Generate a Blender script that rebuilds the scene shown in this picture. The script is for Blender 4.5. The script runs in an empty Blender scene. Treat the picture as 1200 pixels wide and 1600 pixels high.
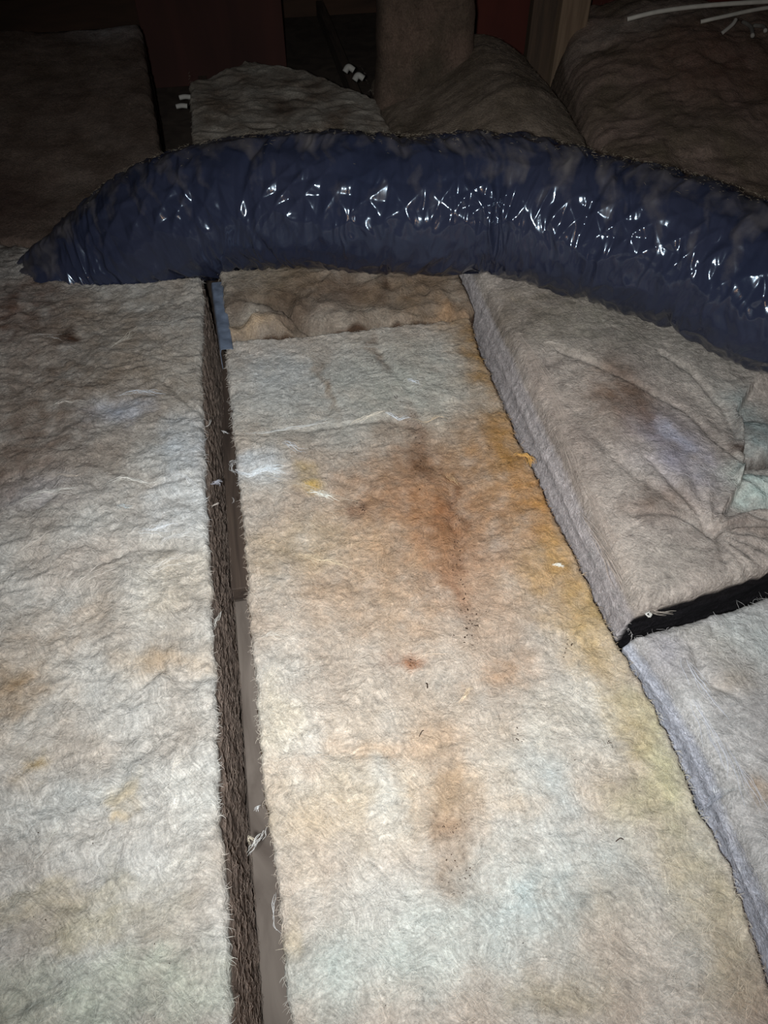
import bpy, math, random
import numpy as np

# ------------------------------------------------------------------ camera, world, lights
S = bpy.context.scene
COL = S.collection
F = 1202.0
PITCH = math.radians(48.9)
YAW = math.radians(10.4)
CAM = (0.0, 0.0, 1.0)
cd = bpy.data.cameras.new('camera')
cam = bpy.data.objects.new('camera', cd); COL.objects.link(cam)
cd.sensor_fit = 'VERTICAL'; cd.sensor_height = 24.0; cd.sensor_width = 18.0
cd.lens = 24.0 * F / 1600.0
cd.clip_start = 0.02; cd.clip_end = 60
cam.location = CAM
cam.rotation_euler = (math.pi / 2 - PITCH, 0, -YAW)
S.camera = cam

w = bpy.data.worlds.new('attic_dark'); S.world = w; w.use_nodes = True
w.node_tree.nodes['Background'].inputs[0].default_value = (0.16, 0.13, 0.12, 1)
w.node_tree.nodes['Background'].inputs[1].default_value = 0.02

def aim(o, tgt):
    import mathutils
    d = mathutils.Vector(tgt) - o.location
    o.rotation_euler = d.to_track_quat('-Z', 'Y').to_euler()

# the phone's own torch, beside its lens, and the weak warm house light from the hatch behind
ld = bpy.data.lights.new('phone_torch', 'SPOT'); lo = bpy.data.objects.new('phone_torch', ld); COL.objects.link(lo)
ld.energy = 98.0; ld.color = (0.94, 0.985, 1.0); ld.shadow_soft_size = 0.016
ld.spot_size = math.radians(99); ld.spot_blend = 1.0
lo.location = (-0.045, -0.03, 1.02); aim(lo, (0.19, 0.92, 0.0))
ld2 = bpy.data.lights.new('hatch_lamp', 'AREA'); lo2 = bpy.data.objects.new('hatch_lamp', ld2); COL.objects.link(lo2)
ld2.energy = 1.5; ld2.color = (1.0, 0.55, 0.3); ld2.size = 0.12
lo2.location = (0.15, -0.55, 0.75); aim(lo2, (0.3, 1.5, 0.1))

S.view_settings.view_transform = 'Standard'; S.view_settings.look = 'None'
S.view_settings.gamma = 1.0; S.view_settings.use_curve_mapping = False
S.view_settings.exposure = 0.0

# ------------------------------------------------------------------ helpers
fw = np.array((math.sin(YAW) * math.cos(PITCH), math.cos(YAW) * math.cos(PITCH), -math.sin(PITCH)))
rt = np.array((math.cos(YAW), -math.sin(YAW), 0.0))
up = np.array((math.sin(YAW) * math.sin(PITCH), math.cos(YAW) * math.sin(PITCH), math.cos(PITCH)))

def at(x, y, z=0.0):
    """point of the place, on the level plane z, that the photo shows at x, y"""
    d = fw + rt * (x - 600) / F - up * (y - 800) / F
    t = (z - CAM[2]) / d[2]
    return np.array(CAM) + d * t

def lin(c):
    c = np.asarray(c, float) / 255.0
    return np.where(c <= 0.04045, c / 12.92, ((c + 0.055) / 1.055) ** 2.4)

def hsh(ix, iy, seed):
    h = (ix.astype(np.int64) * 374761393 + iy.astype(np.int64) * 668265263 + seed * 1442695041) & 0xFFFFFFFF
    h = ((h ^ (h >> 13)) * 1274126177) & 0xFFFFFFFF
    h = h ^ (h >> 16)
    return (h & 0xFFFF) / 65535.0 * 2 * math.pi

def perlin(x, y, seed=0):
    x = np.asarray(x, float); y = np.asarray(y, float)
    x, y = np.broadcast_arrays(x, y)
    ix = np.floor(x); iy = np.floor(y); fx = x - ix; fy = y - iy
    def g(dx, dy):
        a = hsh(ix + dx, iy + dy, seed)
        return np.cos(a) * (fx - dx) + np.sin(a) * (fy - dy)
    u = fx * fx * fx * (fx * (fx * 6 - 15) + 10); v = fy * fy * fy * (fy * (fy * 6 - 15) + 10)
    n0 = g(0, 0) * (1 - u) + g(1, 0) * u; n1 = g(0, 1) * (1 - u) + g(1, 1) * u
    return (n0 * (1 - v) + n1 * v) * 1.5

def fbm(x, y, seed=0, o=4, gain=0.5):
    s = 0; a = 1.0; f = 1.0; t = 0
    for i in range(o):
        s = s + a * perlin(x * f, y * f, seed + i * 17); t += a; a *= gain; f *= 2.03
    return s / t

def polydist(X, Y, pts):
    """distance to a polyline in the plane"""
    best = np.full(np.shape(X), 9.0)
    for (x0, y0), (x1, y1) in zip(pts[:-1], pts[1:]):
        dx, dy = x1 - x0, y1 - y0
        t = np.clip(((X - x0) * dx + (Y - y0) * dy) / (dx * dx + dy * dy + 1e-12), 0, 1)
        best = np.minimum(best, np.hypot(X - x0 - t * dx, Y - y0 - t * dy))
    return best

def wp(pts, z=0.0):
    return [tuple(at(x, y, z)[:2]) for x, y in pts]

def new_mesh(name, V, faces, mat, parent=None, col=None, smooth=True, loc=(0, 0, 0)):
    me = bpy.data.meshes.new(name)
    V = np.asarray(V, float) - np.asarray(loc)
    if isinstance(faces, np.ndarray):
        n = len(faces); k = faces.shape[1]
        me.vertices.add(len(V)); me.vertices.foreach_set('co', V.ravel())
        me.loops.add(n * k); me.loops.foreach_set('vertex_index', faces.ravel().astype(np.int32))
        me.polygons.add(n); me.polygons.foreach_set('loop_start', np.arange(0, n * k, k, dtype=np.int32))
        me.update(calc_edges=True)
    else:
        me.from_pydata([tuple(v) for v in V], [], faces)
    me.validate()
    if smooth:
        me.polygons.foreach_set('use_smooth', np.ones(len(me.polygons), bool))
    if col is not None:
        a = me.color_attributes.new('tint', 'FLOAT_COLOR', 'POINT')
        c = np.ones((len(V), 4)); c[:, :3] = col
        a.data.foreach_set('color', c.ravel())
    me.materials.append(mat)
    o = bpy.data.objects.new(name, me); COL.objects.link(o)
    if parent is not None: o.parent = parent
    else: o.location = loc
    me.update()
    return o

def thing(name, label, cat, loc, group=None, kind=None):
    o = bpy.data.objects.new(name, None); COL.objects.link(o)
    o.location = loc; o.empty_display_size = 0.1
    o['label'] = label; o['category'] = cat
    if group: o['group'] = group
    if kind: o['kind'] = kind
    return o

def tag(o, label=None, cat=None, group=None, kind=None):
    if label: o['label'] = label
    if cat: o['category'] = cat
    if group: o['group'] = group
    if kind: o['kind'] = kind
    return o

# ------------------------------------------------------------------ materials
def mat_nodes(name):
    m = bpy.data.materials.new(name); m.use_nodes = True
    nt = m.node_tree; b = nt.nodes['Principled BSDF']
    return m, nt, b

def N(nt, t, **kw):
    n = nt.nodes.new(t)
    for k, v in kw.items():
        if hasattr(n, k): setattr(n, k, v)
        else: n.inputs[k.replace('_', ' ')].default_value = v
    return n

def wool_material(name, contrast=0.3, bump=0.6, scale=(1, 1, 1), fine=170.0):
    m, nt, b = mat_nodes(name)
    L = nt.links
    att = N(nt, 'ShaderNodeAttribute', attribute_name='tint')
    tc = N(nt, 'ShaderNodeTexCoord')
    mp = N(nt, 'ShaderNodeMapping'); mp.inputs['Scale'].default_value = scale
    L.new(tc.outputs['Object'], mp.inputs[0])
    n1 = N(nt, 'ShaderNodeTexNoise'); n1.inputs['Scale'].default_value = fine; n1.inputs['Detail'].default_value = 5; n1.inputs['Distortion'].default_value = 2.2; n1.inputs['Roughness'].default_value = 0.6
    n2 = N(nt, 'ShaderNodeTexNoise'); n2.inputs['Scale'].default_value = fine * 0.32; n2.inputs['Detail'].default_value = 4; n2.inputs['Distortion'].default_value = 3.0
    for n in (n1, n2): L.new(mp.outputs[0], n.inputs['Vector'])
    mr = N(nt, 'ShaderNodeMapRange'); mr.inputs['From Min'].default_value = 0.3; mr.inputs['From Max'].default_value = 0.7
    mr.inputs['To Min'].default_value = 1 - contrast; mr.inputs['To Max'].default_value = 1 + contrast * 0.35  # dips of the bump go darker in colour too, as relief shade
    L.new(n1.outputs['Fac'], mr.inputs['Value'])
    mr2 = N(nt, 'ShaderNodeMapRange'); mr2.inputs['From Min'].default_value = 0.3; mr2.inputs['From Max'].default_value = 0.7
    mr2.inputs['To Min'].default_value = 1 - contrast * 0.5; mr2.inputs['To Max'].default_value = 1 + contrast * 0.25
    L.new(n2.outputs['Fac'], mr2.inputs['Value'])
    mu = N(nt, 'ShaderNodeMath', operation='MULTIPLY'); L.new(mr.outputs[0], mu.inputs[0]); L.new(mr2.outputs[0], mu.inputs[1])
    vm = N(nt, 'ShaderNodeVectorMath', operation='SCALE'); L.new(att.outputs['Color'], vm.inputs[0]); L.new(mu.outputs[0], vm.inputs['Scale'])
    L.new(vm.outputs[0], b.inputs['Base Color'])
    nw = N(nt, 'ShaderNodeTexNoise'); nw.inputs['Scale'].default_value = 9; nw.inputs['Detail'].default_value = 2
    L.new(tc.outputs['Object'], nw.inputs['Vector'])
    vs_ = N(nt, 'ShaderNodeVectorMath', operation='MULTIPLY_ADD'); L.new(nw.outputs['Color'], vs_.inputs[0]); vs_.inputs[1].default_value = (0.16, 0.16, 0.0); L.new(tc.outputs['Object'], vs_.inputs[2])
    rot = N(nt, 'ShaderNodeMapping'); rot.inputs['Rotation'].default_value = (0, 0, 0.9); L.new(vs_.outputs[0], rot.inputs[0])
    sc_ = N(nt, 'ShaderNodeMapping'); sc_.inputs['Scale'].default_value = (62, 280, 120); L.new(rot.outputs[0], sc_.inputs[0])
    n5 = N(nt, 'ShaderNodeTexNoise'); n5.inputs['Scale'].default_value = 1.0; n5.inputs['Detail'].default_value = 4; n5.inputs['Roughness'].default_value = 0.6
    L.new(sc_.outputs[0], n5.inputs['Vector'])
    mr5 = N(nt, 'ShaderNodeMapRange'); mr5.inputs['From Min'].default_value = 0.3; mr5.inputs['From Max'].default_value = 0.7
    mr5.inputs['To Min'].default_value = 1 - contrast; mr5.inputs['To Max'].default_value = 1 + contrast * 0.5
    L.new(n5.outputs['Fac'], mr5.inputs['Value'])
    vm2 = N(nt, 'ShaderNodeVectorMath', operation='SCALE'); L.new(vm.outputs[0], vm2.inputs[0]); L.new(mr5.outputs[0], vm2.inputs['Scale'])
    L.new(vm2.outputs[0], b.inputs['Base Color'])
    b.inputs['Subsurface Weight'].default_value = 0.4; b.inputs['Subsurface Radius'].default_value = (1.0, 0.92, 0.85); b.inputs['Subsurface Scale'].default_value = 0.006
    ad = N(nt, 'ShaderNodeMath', operation='MULTIPLY_ADD'); L.new(n2.outputs['Fac'], ad.inputs[0]); ad.inputs[1].default_value = 1.6; L.new(n1.outputs['Fac'], ad.inputs[2])
    bp = N(nt, 'ShaderNodeBump'); bp.inputs['Strength'].default_value = bump; bp.inputs['Distance'].default_value = 0.004
    L.new(ad.outputs[0], bp.inputs['Height']); L.new(bp.outputs[0], b.inputs['Normal'])
    b.inputs['Roughness'].default_value = 0.95; b.inputs['Specular IOR Level'].default_value = 0.15
    return m

WOOL = wool_material('glass_wool', 0.32, 0.6)
def fibre_material():
    m, nt, b = mat_nodes('glass_fibre')
    att = N(nt, 'ShaderNodeAttribute', attribute_name='tint')
    nt.links.new(att.outputs['Color'], b.inputs['Base Color'])
    b.inputs['Roughness'].default_value = 0.55; b.inputs['Specular IOR Level'].default_value = 0.4
    return m
FIBRE = fibre_material()

def wood_material(name, c0, c1, sc=(30, 2, 30), rough=0.8, bump=0.3):
    m, nt, b = mat_nodes(name); L = nt.links
    tc = N(nt, 'ShaderNodeTexCoord'); mp = N(nt, 'ShaderNodeMapping'); mp.inputs['Scale'].default_value = sc
    L.new(tc.outputs['Object'], mp.inputs[0])
    n = N(nt, 'ShaderNodeTexNoise'); n.inputs['Scale'].default_value = 2.2; n.inputs['Detail'].default_value = 6; n.inputs['Distortion'].default_value = 0.8
    L.new(mp.outputs[0], n.inputs['Vector'])
    cr = N(nt, 'ShaderNodeValToRGB'); cr.color_ramp.elements[0].position = 0.3; cr.color_ramp.elements[1].position = 0.72
    cr.color_ramp.elements[0].color = (*lin(c0), 1); cr.color_ramp.elements[1].color = (*lin(c1), 1)
    L.new(n.outputs['Fac'], cr.inputs[0]); L.new(cr.outputs[0], b.inputs['Base Color'])
    bp = N(nt, 'ShaderNodeBump'); bp.inputs['Strength'].default_value = bump; bp.inputs['Distance'].default_value = 0.002
    L.new(n.outputs['Fac'], bp.inputs['Height']); L.new(bp.outputs[0], b.inputs['Normal'])
    b.inputs['Roughness'].default_value = rough
    return m

WOOD_DARK = wood_material('old_joist_wood', (60, 48, 41), (96, 80, 69))
WOOD_GREY = wood_material('greyed_board', (92, 80, 72), (138, 126, 116), sc=(9, 3, 9), bump=0.1)
WOOD_POST = wood_material('post_wood', (104, 84, 66), (140, 118, 96), sc=(20, 20, 1.5))
WOOD_POST_DARK = wood_material('dark_post_wood', (60, 48, 38), (92, 72, 56), sc=(20, 20, 1.5))
RED_BOARD = wood_material('red_brown_board', (76, 30, 22), (98, 42, 31), sc=(3, 3, 0.6), bump=0.1)
RED_DIM = wood_material('dim_red_board', (52, 26, 20), (74, 38, 30), sc=(3, 3, 0.6), bump=0.1)
WOOD_BEAM = wood_material('beam_wood', (60, 48, 41), (88, 72, 60), sc=(2, 14, 20))
DECK = wood_material('roof_deck_wood', (50, 34, 24), (82, 56, 40), sc=(1.2, 6, 6))
DRYWALL = wood_material('dusty_ceiling_board', (60, 50, 44), (92, 80, 70), sc=(6, 6, 6), bump=0.1)

def simple(name, c, rough=0.6, metal=0.0, spec=0.5, var=0.0, vs=40):
    m, nt, b = mat_nodes(name)
    b.inputs['Roughness'].default_value = rough; b.inputs['Metallic'].default_value = metal
    b.inputs['Specular IOR Level'].default_value = spec
    tc = N(nt, 'ShaderNodeTexCoord'); n = N(nt, 'ShaderNodeTexNoise'); n.inputs['Scale'].default_value = vs; n.inputs['Detail'].default_value = 4
    nt.links.new(tc.outputs['Object'], n.inputs['Vector'])
    cr = N(nt, 'ShaderNodeValToRGB'); c = lin(c)
    cr.color_ramp.elements[0].position = 0.3; cr.color_ramp.elements[1].position = 0.7
    cr.color_ramp.elements[0].color = (*(c * (1 - var)), 1); cr.color_ramp.elements[1].color = (*np.minimum(c * (1 + var), 1), 1)
    nt.links.new(n.outputs['Fac'], cr.inputs[0]); nt.links.new(cr.outputs[0], b.inputs['Base Color'])
    return m
BLACK_FACING = simple('black_paper_facing', (20, 19, 22), 0.55, 0, 0.35, 0.3)
GALV = simple('galvanised_steel', (126, 138, 158), 0.5, 0.35, 0.5, 0.3, 45)
WHITE_CABLE = simple('white_cable_sheath', (205, 200, 190), 0.5, 0, 0.4, 0.1)
BRACE = simple('pale_dusty_bridging', (170, 165, 158), 0.7, 0, 0.3, 0.1)
DIRT = simple('dark_dirt', (52, 36, 26), 0.9, 0, 0.2, 0.3)

def duct_material():
    m, nt, b = mat_nodes('blue_black_duct_film'); L = nt.links
    tc = N(nt, 'ShaderNodeTexCoord')
    att = N(nt, 'ShaderNodeAttribute', attribute_name='tint')      # dust load settled on the film
    n = N(nt, 'ShaderNodeTexNoise'); n.inputs['Scale'].default_value = 26; n.inputs['Detail'].default_value = 6; n.inputs['Roughness'].default_value = 0.65
    L.new(tc.outputs['Object'], n.inputs['Vector'])
    sep = N(nt, 'ShaderNodeSeparateColor'); L.new(att.outputs['Color'], sep.inputs[0])
    a = N(nt, 'ShaderNodeMath', operation='MULTIPLY_ADD'); L.new(n.outputs['Fac'], a.inputs[0]); a.inputs[1].default_value = 0.5; L.new(sep.outputs[0], a.inputs[2])
    mr = N(nt, 'ShaderNodeMapRange'); mr.inputs['From Min'].default_value = 0.50; mr.inputs['From Max'].default_value = 1.0
    mr.inputs['To Min'].default_value = 0.0; mr.inputs['To Max'].default_value = 0.42
    L.new(a.outputs[0], mr.inputs['Value'])
    base = N(nt, 'ShaderNodeMix', data_type='RGBA')
    base.inputs[6].default_value = (*lin((33, 40, 60)), 1); base.inputs[7].default_value = (*lin((50, 52, 68)), 1)
    n3 = N(nt, 'ShaderNodeTexNoise'); n3.inputs['Scale'].default_value = 5; n3.inputs['Detail'].default_value = 3
    L.new(tc.outputs['Object'], n3.inputs['Vector']); L.new(n3.outputs['Fac'], base.inputs[0])
    mx = N(nt, 'ShaderNodeMix', data_type='RGBA'); L.new(mr.outputs[0], mx.inputs[0])
    L.new(base.outputs[2], mx.inputs[6]); mx.inputs[7].default_value = (*lin((128, 118, 108)), 1)
    L.new(mx.outputs[2], b.inputs['Base Color'])
    rr = N(nt, 'ShaderNodeMapRange'); rr.inputs['To Min'].default_value = 0.16; rr.inputs['To Max'].default_value = 0.8
    rr.inputs['From Max'].default_value = 0.5
    L.new(mr.outputs[0], rr.inputs['Value']); L.new(rr.outputs[0], b.inputs['Roughness'])
    b.inputs['Specular IOR Level'].default_value = 0.65; b.inputs['Specular Tint'].default_value = (0.72, 0.86, 1.0, 1)
    n4 = N(nt, 'ShaderNodeTexNoise'); n4.inputs['Scale'].default_value = 60; n4.inputs['Detail'].default_value = 3; n4.inputs['Distortion'].default_value = 1.0
    L.new(tc.outputs['Object'], n4.inputs['Vector'])
    bp = N(nt, 'ShaderNodeBump'); bp.inputs['Strength'].default_value = 0.10; bp.inputs['Distance'].default_value = 0.002
    vmap = N(nt, 'ShaderNodeVectorMath', operation='MULTIPLY_ADD'); L.new(n3.outputs['Color'], vmap.inputs[0]); vmap.inputs[1].default_value = (0.10, 0.10, 0.10); L.new(tc.outputs['Object'], vmap.inputs[2])
    vsc = N(nt, 'ShaderNodeMapping'); vsc.inputs['Scale'].default_value = (42, 26, 18); vsc.inputs['Rotation'].default_value = (0, 0.15, -0.35); L.new(vmap.outputs[0], vsc.inputs[0])
    vo = N(nt, 'ShaderNodeTexVoronoi', feature='DISTANCE_TO_EDGE'); vo.inputs['Scale'].default_value = 1.0
    L.new(vsc.outputs[0], vo.inputs['Vector'])
    bp2 = N(nt, 'ShaderNodeBump'); bp2.inputs['Strength'].default_value = 0.12; bp2.inputs['Distance'].default_value = 0.006
    L.new(vo.outputs['Distance'], bp2.inputs['Height'])
    L.new(n4.outputs['Fac'], bp.inputs['Height']); L.new(bp2.outputs[0], bp.inputs['Normal']); L.new(bp.outputs[0], b.inputs['Normal'])
    return m
DUCT = duct_material()

# ------------------------------------------------------------------ stains and painted light
def blob_set(blobs, z=0.0):
    out = []
    for (px, py, rx, ry, c, k) in blobs:
        p = at(px, py, z); q = at(px + rx, py, z); r1 = at(px, py - ry, z); r2 = at(px, py + ry, z)
        out.append((p[0], p[1], max(abs(q[0] - p[0]), 1e-3), max(abs(r1[1] - r2[1]) / 2, 1e-3), lin(c), k))
    return out

def tint(X, Y, base, blobs, seed, mott=0.10, warp=0.03, alt=None):
    """dye, dirt and painted light of the wool: base colour, mottling and stains with ragged borders"""
    C = np.ones(X.shape + (3,)) * lin(base)
    if alt is not None:
        k = np.clip(0.5 + 1.3 * fbm(X * 9, Y * 7, seed + 5, 4), 0, 1)[..., None]
        C = C * (1 - k) + lin(alt) * k
    wx = X + warp * fbm(X * 14, Y * 14, seed + 40, 4); wy = Y + warp * fbm(X * 14 + 9, Y * 14 + 3, seed + 41, 4)
    for (x, y, rx, ry, c, k) in blobs:
        d = ((wx - x) / rx) ** 2 + ((wy - y) / ry) ** 2
        g = 1.15 * k * np.exp(-(0.8 * d) ** 1.25) * (0.85 + 0.6 * fbm(X * 26, Y * 26, seed + 77, 3))
        g = np.clip(g, 0, 1)[..., None]
        C = C * (1 - g) + c * g
    # wispy streaks along the lay of the fibre
    ux = X + 0.05 * fbm(X * 6, Y * 6, seed + 60, 3); uy = Y + 0.05 * fbm(X * 6 + 5, Y * 6, seed + 61, 3)
    st = fbm(ux * 70 + uy * 45, uy * 130 - ux * 60, seed + 62, 3)
    C = C * (1 + mott * fbm(X * 22, Y * 22, seed + 3, 4) * 1.6 + mott * 1.4 * st)[..., None]
    return np.clip(C, 0.004, 0.92)

# ------------------------------------------------------------------ fibres
def ribbons(P, name, cols, width, parent, loc, kind='stuff', up_vec=None):
    """P: (n, k, 3) point rows -> one mesh of thin three sided strands"""
    n, k, _ = P.shape
    T = np.gradient(P, axis=1); T /= np.linalg.norm(T, axis=2, keepdims=True) + 1e-9
    A = np.cross(T, np.array((0.13, 0.07, 1.0))); A /= np.linalg.norm(A, axis=2, keepdims=True) + 1e-9
    B = np.cross(T, A)
    wv = np.asarray(width, float).reshape(-1, 1, 1) * np.ones((n, 1, 1))
    tap = (0.35 + 0.65 * np.sin(np.linspace(0.15, math.pi - 0.15, k)))[None, :, None]
    wv = wv * tap
    R = []
    for j in range(3):
        a = 2 * math.pi * j / 3
        R.append(P + wv * (A * math.cos(a) + B * math.sin(a)))
    V = np.stack(R, axis=2).reshape(-1, 3)
    i0 = (np.arange(n)[:, None, None] * k + np.arange(k - 1)[None, :, None]) * 3
    j = np.arange(3)[None, None, :]; j2 = (j + 1) % 3
    Q = np.stack([i0 + j, i0 + j2, i0 + 3 + j2, i0 + 3 + j], axis=-1).reshape(-1, 4)
    c = np.repeat(cols, k * 3, axis=0)
    o = new_mesh(name, V - np.asarray(loc), Q, FIBRE, parent, c)
    if kind: o['kind'] = kind
    return o

def strand_points(x, y, z0, ang, L, k, rng, curl=1.2, lift=0.003, H=None):
    n = len(x)
    P = np.zeros((n, k, 3)); a = ang.copy(); da = rng.normal(0, curl, n) / k
    cx, cy = x.copy(), y.copy()
    h0 = rng.uniform(0.2, 1.0, n) * lift
    for i in range(k):
        t = i / (k - 1)
        z = (H(cx, cy) if H is not None else z0)
        P[:, i, 0] = cx; P[:, i, 1] = cy; P[:, i, 2] = z + h0 * math.sin(math.pi * min(1, 0.25 + t)) - 0.0004
        a = a + da + rng.normal(0, curl * 0.35, n) / math.sqrt(k)
        cx = cx + np.cos(a) * L / (k - 1); cy = cy + np.sin(a) * L / (k - 1)
    return P

# ------------------------------------------------------------------ a batt of glass wool
class Batt:
    def __init__(s, name_label, left, right, near, far, z0, depth, H, colour, side_colour, seed,
                 res=0.003, slopes=(0, 0, 0, 0), rnd=0.012, n_fuzz=0, n_fringe=0, near_black=False, group=None,
                 fuzz_region=None, fuzz_tone=1.12, edge_rough=0.004, name='insulation_batt', stripe=1.0, side_fuzz={}):
        rng = np.random.default_rng(seed)
        H = press(H)
        ymid0 = float(np.mean(near)); ymid1 = float(np.mean(far))
        wmid = float(abs(right(np.array([(ymid0 + ymid1) / 2]))[0] - left(np.array([(ymid0 + ymid1) / 2]))[0]))
        nu = max(12, int(wmid / res)); nv = max(12, int(abs(ymid1 - ymid0) / res))
        u = np.linspace(0, 1, nu); v = np.linspace(0, 1, nv)
        u = u - 0.012 * np.sin(2 * math.pi * u) / 1.0; v = v - 0.006 * np.sin(2 * math.pi * v)
        U, Vv = np.meshgrid(u, v)
        ne = np.interp(U, np.linspace(0, 1, len(near)), near); fa = np.interp(U, np.linspace(0, 1, len(far)), far)
        Y = ne * (1 - Vv) + fa * Vv
        XL = left(Y) + edge_rough * fbm(Y * 38, 0.3, seed + 1, 4) * 1.6
        XR = right(Y) + edge_rough * fbm(Y * 38, 5.3, seed + 2, 4) * 1.6
        X = XL + (XR - XL) * U
        Y = Y + edge_rough * fbm(X * 38, 2.2, seed + 4, 3) * (Vv < 0.5) * (1 - Vv * 2) ** 4 * 2 - edge_rough * fbm(X * 38, 8.2, seed + 4, 3) * (Vv > 0.5) * (Vv * 2 - 1) ** 4 * 2
        dE = np.minimum(np.minimum((X - XL), (XR - X)), np.minimum(Vv, 1 - Vv) * (fa - ne))
        q = np.clip(1 - dE / rnd, 0, 1)
        Z = z0 + H(X, Y) - rnd * (1 - np.sqrt(np.clip(1 - q * q, 0, 1)))
        s.H = lambda x, y: z0 + H(x, y)
        s.left, s.right, s.z0 = left, right, z0
        C = colour(X, Y)
        base = np.array((float(X.mean()), float(Y.mean()), z0 - depth))
        s.loc = base
        s.root = thing(name, name_label, 'insulation', tuple(base), group)
        # --- top
        idx = np.arange(nu * nv).reshape(nv, nu)
        Qt = np.stack([idx[:-1, :-1], idx[:-1, 1:], idx[1:, 1:], idx[1:, :-1]], -1).reshape(-1, 4)
        V = np.stack([X, Y, Z], -1).reshape(-1, 3); CC = C.reshape(-1, 3)
        # --- sides
        ring = np.concatenate([idx[0, :-1], idx[:-1, -1], idx[-1, :0:-1], idx[:0:-1, 0]])
        nr = len(ring)
        side = np.concatenate([np.full(nu - 1, 2), np.full(nv - 1, 1), np.full(nu - 1, 3), np.full(nv - 1, 0)])
        DIR = np.array([(-1, 0), (1, 0), (0, -1), (0, 1)], float)
        out = DIR[side]; sl = np.array(slopes)[side]
        K = max(8, int(depth / 0.0065))
        sc = side_colour
        rows = [V[ring]]; crow = [CC[ring]]
        along = np.where(side < 2, V[ring][:, 1], V[ring][:, 0])
        for k in range(1, K + 1):
            t = k / K
            p = V[ring].copy()
            p[:, 2] = (V[ring][:, 2]) * (1 - t) + (z0 - depth) * t
            prof = math.sin(t * math.pi * 0.5) ** 0.8
            lay = fbm(along * 1.4 + side * 7, t * depth * 75 + 0.6 * fbm(along * 9, t * 3, seed + 9, 2), seed + 11, 3)
            fn = fbm(along * 40, t * depth * 150, seed + 12, 3)
            off = sl * prof + min(1, t * 12) * (0.0045 * lay * stripe + 0.0012 * fn)
            p[:, :2] += out * off[:, None]
            rows.append(p)
            m_ = 1 + 0.6 * lay + 0.35 * fn
            cs = sc(along, t, side)
            fade = min(1.0, t * depth / 0.012)
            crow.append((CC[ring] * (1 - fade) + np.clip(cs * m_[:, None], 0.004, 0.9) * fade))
        R = np.concatenate(rows[1:]); RC = np.concatenate(crow[1:])
        nV = len(V)
        first = ring
        rid = [first] + [nV + k * nr + np.arange(nr) for k in range(K)]
        Qs = []
        for a, b in zip(rid[:-1], rid[1:]):
            Qs.append(np.stack([a, b, np.roll(b, -1), np.roll(a, -1)], -1))
        Qs = np.concatenate(Qs)
        last = rid[-1]
        allV = np.concatenate([V, R]); allC = np.concatenate([CC, RC])
        # bottom: a coarse closing fan of quads through the middle
        cen = len(allV); allV = np.vstack([allV, [[base[0], base[1], z0 - depth]]]); allC = np.vstack([allC, [allC[-1]]])
        Qb = np.stack([last, np.full(nr, cen), np.full(nr, cen), np.roll(last, -1)], -1)
        me_faces = np.concatenate([Qt, Qs])
        o = s._mesh('glass_wool', allV, me_faces, Qb[:, [0, 1, 3]], allC, len(Qt))
        s.body = o
        # --- fuzz
        if n_fuzz:
            yl, yh = (fuzz_region or (float(np.min(near)), float(np.max(far))))
            n = n_fuzz
            # more strands where the surface is near to the eye
            yy = yl + (yh - yl) * rng.uniform(0, 1, n) ** 1.25
            uu = rng.uniform(0.004, 0.996, n)
            xx = left(yy) * (1 - uu) + right(yy) * uu
            keep = (yy > np.interp(uu, np.linspace(0, 1, len(near)), near)) & (yy < np.interp(uu, np.linspace(0, 1, len(far)), far) - 0.01)
            xx, yy = xx[keep], yy[keep]; n = len(xx)
            ang = 2.6 + 2.3 * fbm(xx * 5, yy * 5, seed + 30, 3) + rng.normal(0, 0.55, n)
            Lh = rng.uniform(0.007, 0.022, n)
            # keep strands over the wool
            P = strand_points(xx, yy, None, ang, Lh, 6, rng, 1.6, 0.0035, s.H)
            lo_ = left(P[:, :, 1]) + 0.001; hi_ = right(P[:, :, 1]) - 0.001
            ins = ((P[:, :, 0] > lo_ - 0.004) & (P[:, :, 0] < hi_ + 0.004)).all(axis=1)
            P = P[ins]
            dEf = np.minimum(P[:, :, 0] - left(P[:, :, 1]), right(P[:, :, 1]) - P[:, :, 0])
            qf = np.clip(1 - dEf / rnd, 0, 1)
            P[:, :, 2] -= rnd * (1 - np.sqrt(np.clip(1 - qf * qf, 0, 1)))
            c = colour(P[:, 0, 0], P[:, 0, 1])
            c = np.clip(c * fuzz_tone * rng.uniform(0.72, 1.18, (len(P), 1)), 0, 0.95)
            ribbons(P, 'surface_fuzz', c, rng.uniform(0.00016, 0.00036, len(P)), s.root, s.loc)
        for sd_, key in ((1, 'right'), (0, 'left')):
            if key not in side_fuzz: continue
            n = side_fuzz[key]; fn_edge = right if sd_ else left
            y_ = 0.05 + (min(float(np.max(far)), 1.6) - 0.05) * rng.uniform(0, 1, n) ** 1.3
            tz = rng.uniform(0.03, 0.95, n); k = 6; P = np.zeros((n, k, 3)); Lh = rng.uniform(0.006, 0.022, n); sg = 1 if sd_ else -1
            dzz = rng.normal(0, 0.35, n); bow = rng.normal(0, 0.0025, n)
            for i in range(k):
                t = i / (k - 1); yy = y_ + Lh * t; td = np.clip(tz + (dzz * Lh * t + bow * math.sin(3.1 * t)) / depth, 0, 1)
                P[:, i, 1] = yy; P[:, i, 2] = z0 - depth * td
                P[:, i, 0] = fn_edge(yy) + sg * (slopes[sd_] * np.sin(td * math.pi / 2) ** 0.8 + 0.0035 + 0.003 * math.sin(3.1 * t) * rng.uniform(0, 1, n))
            c = np.clip(side_colour(y_, tz, np.full(n, sd_)) * rng.uniform(0.75, 1.3, (n, 1)), 0, 0.9)
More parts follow.
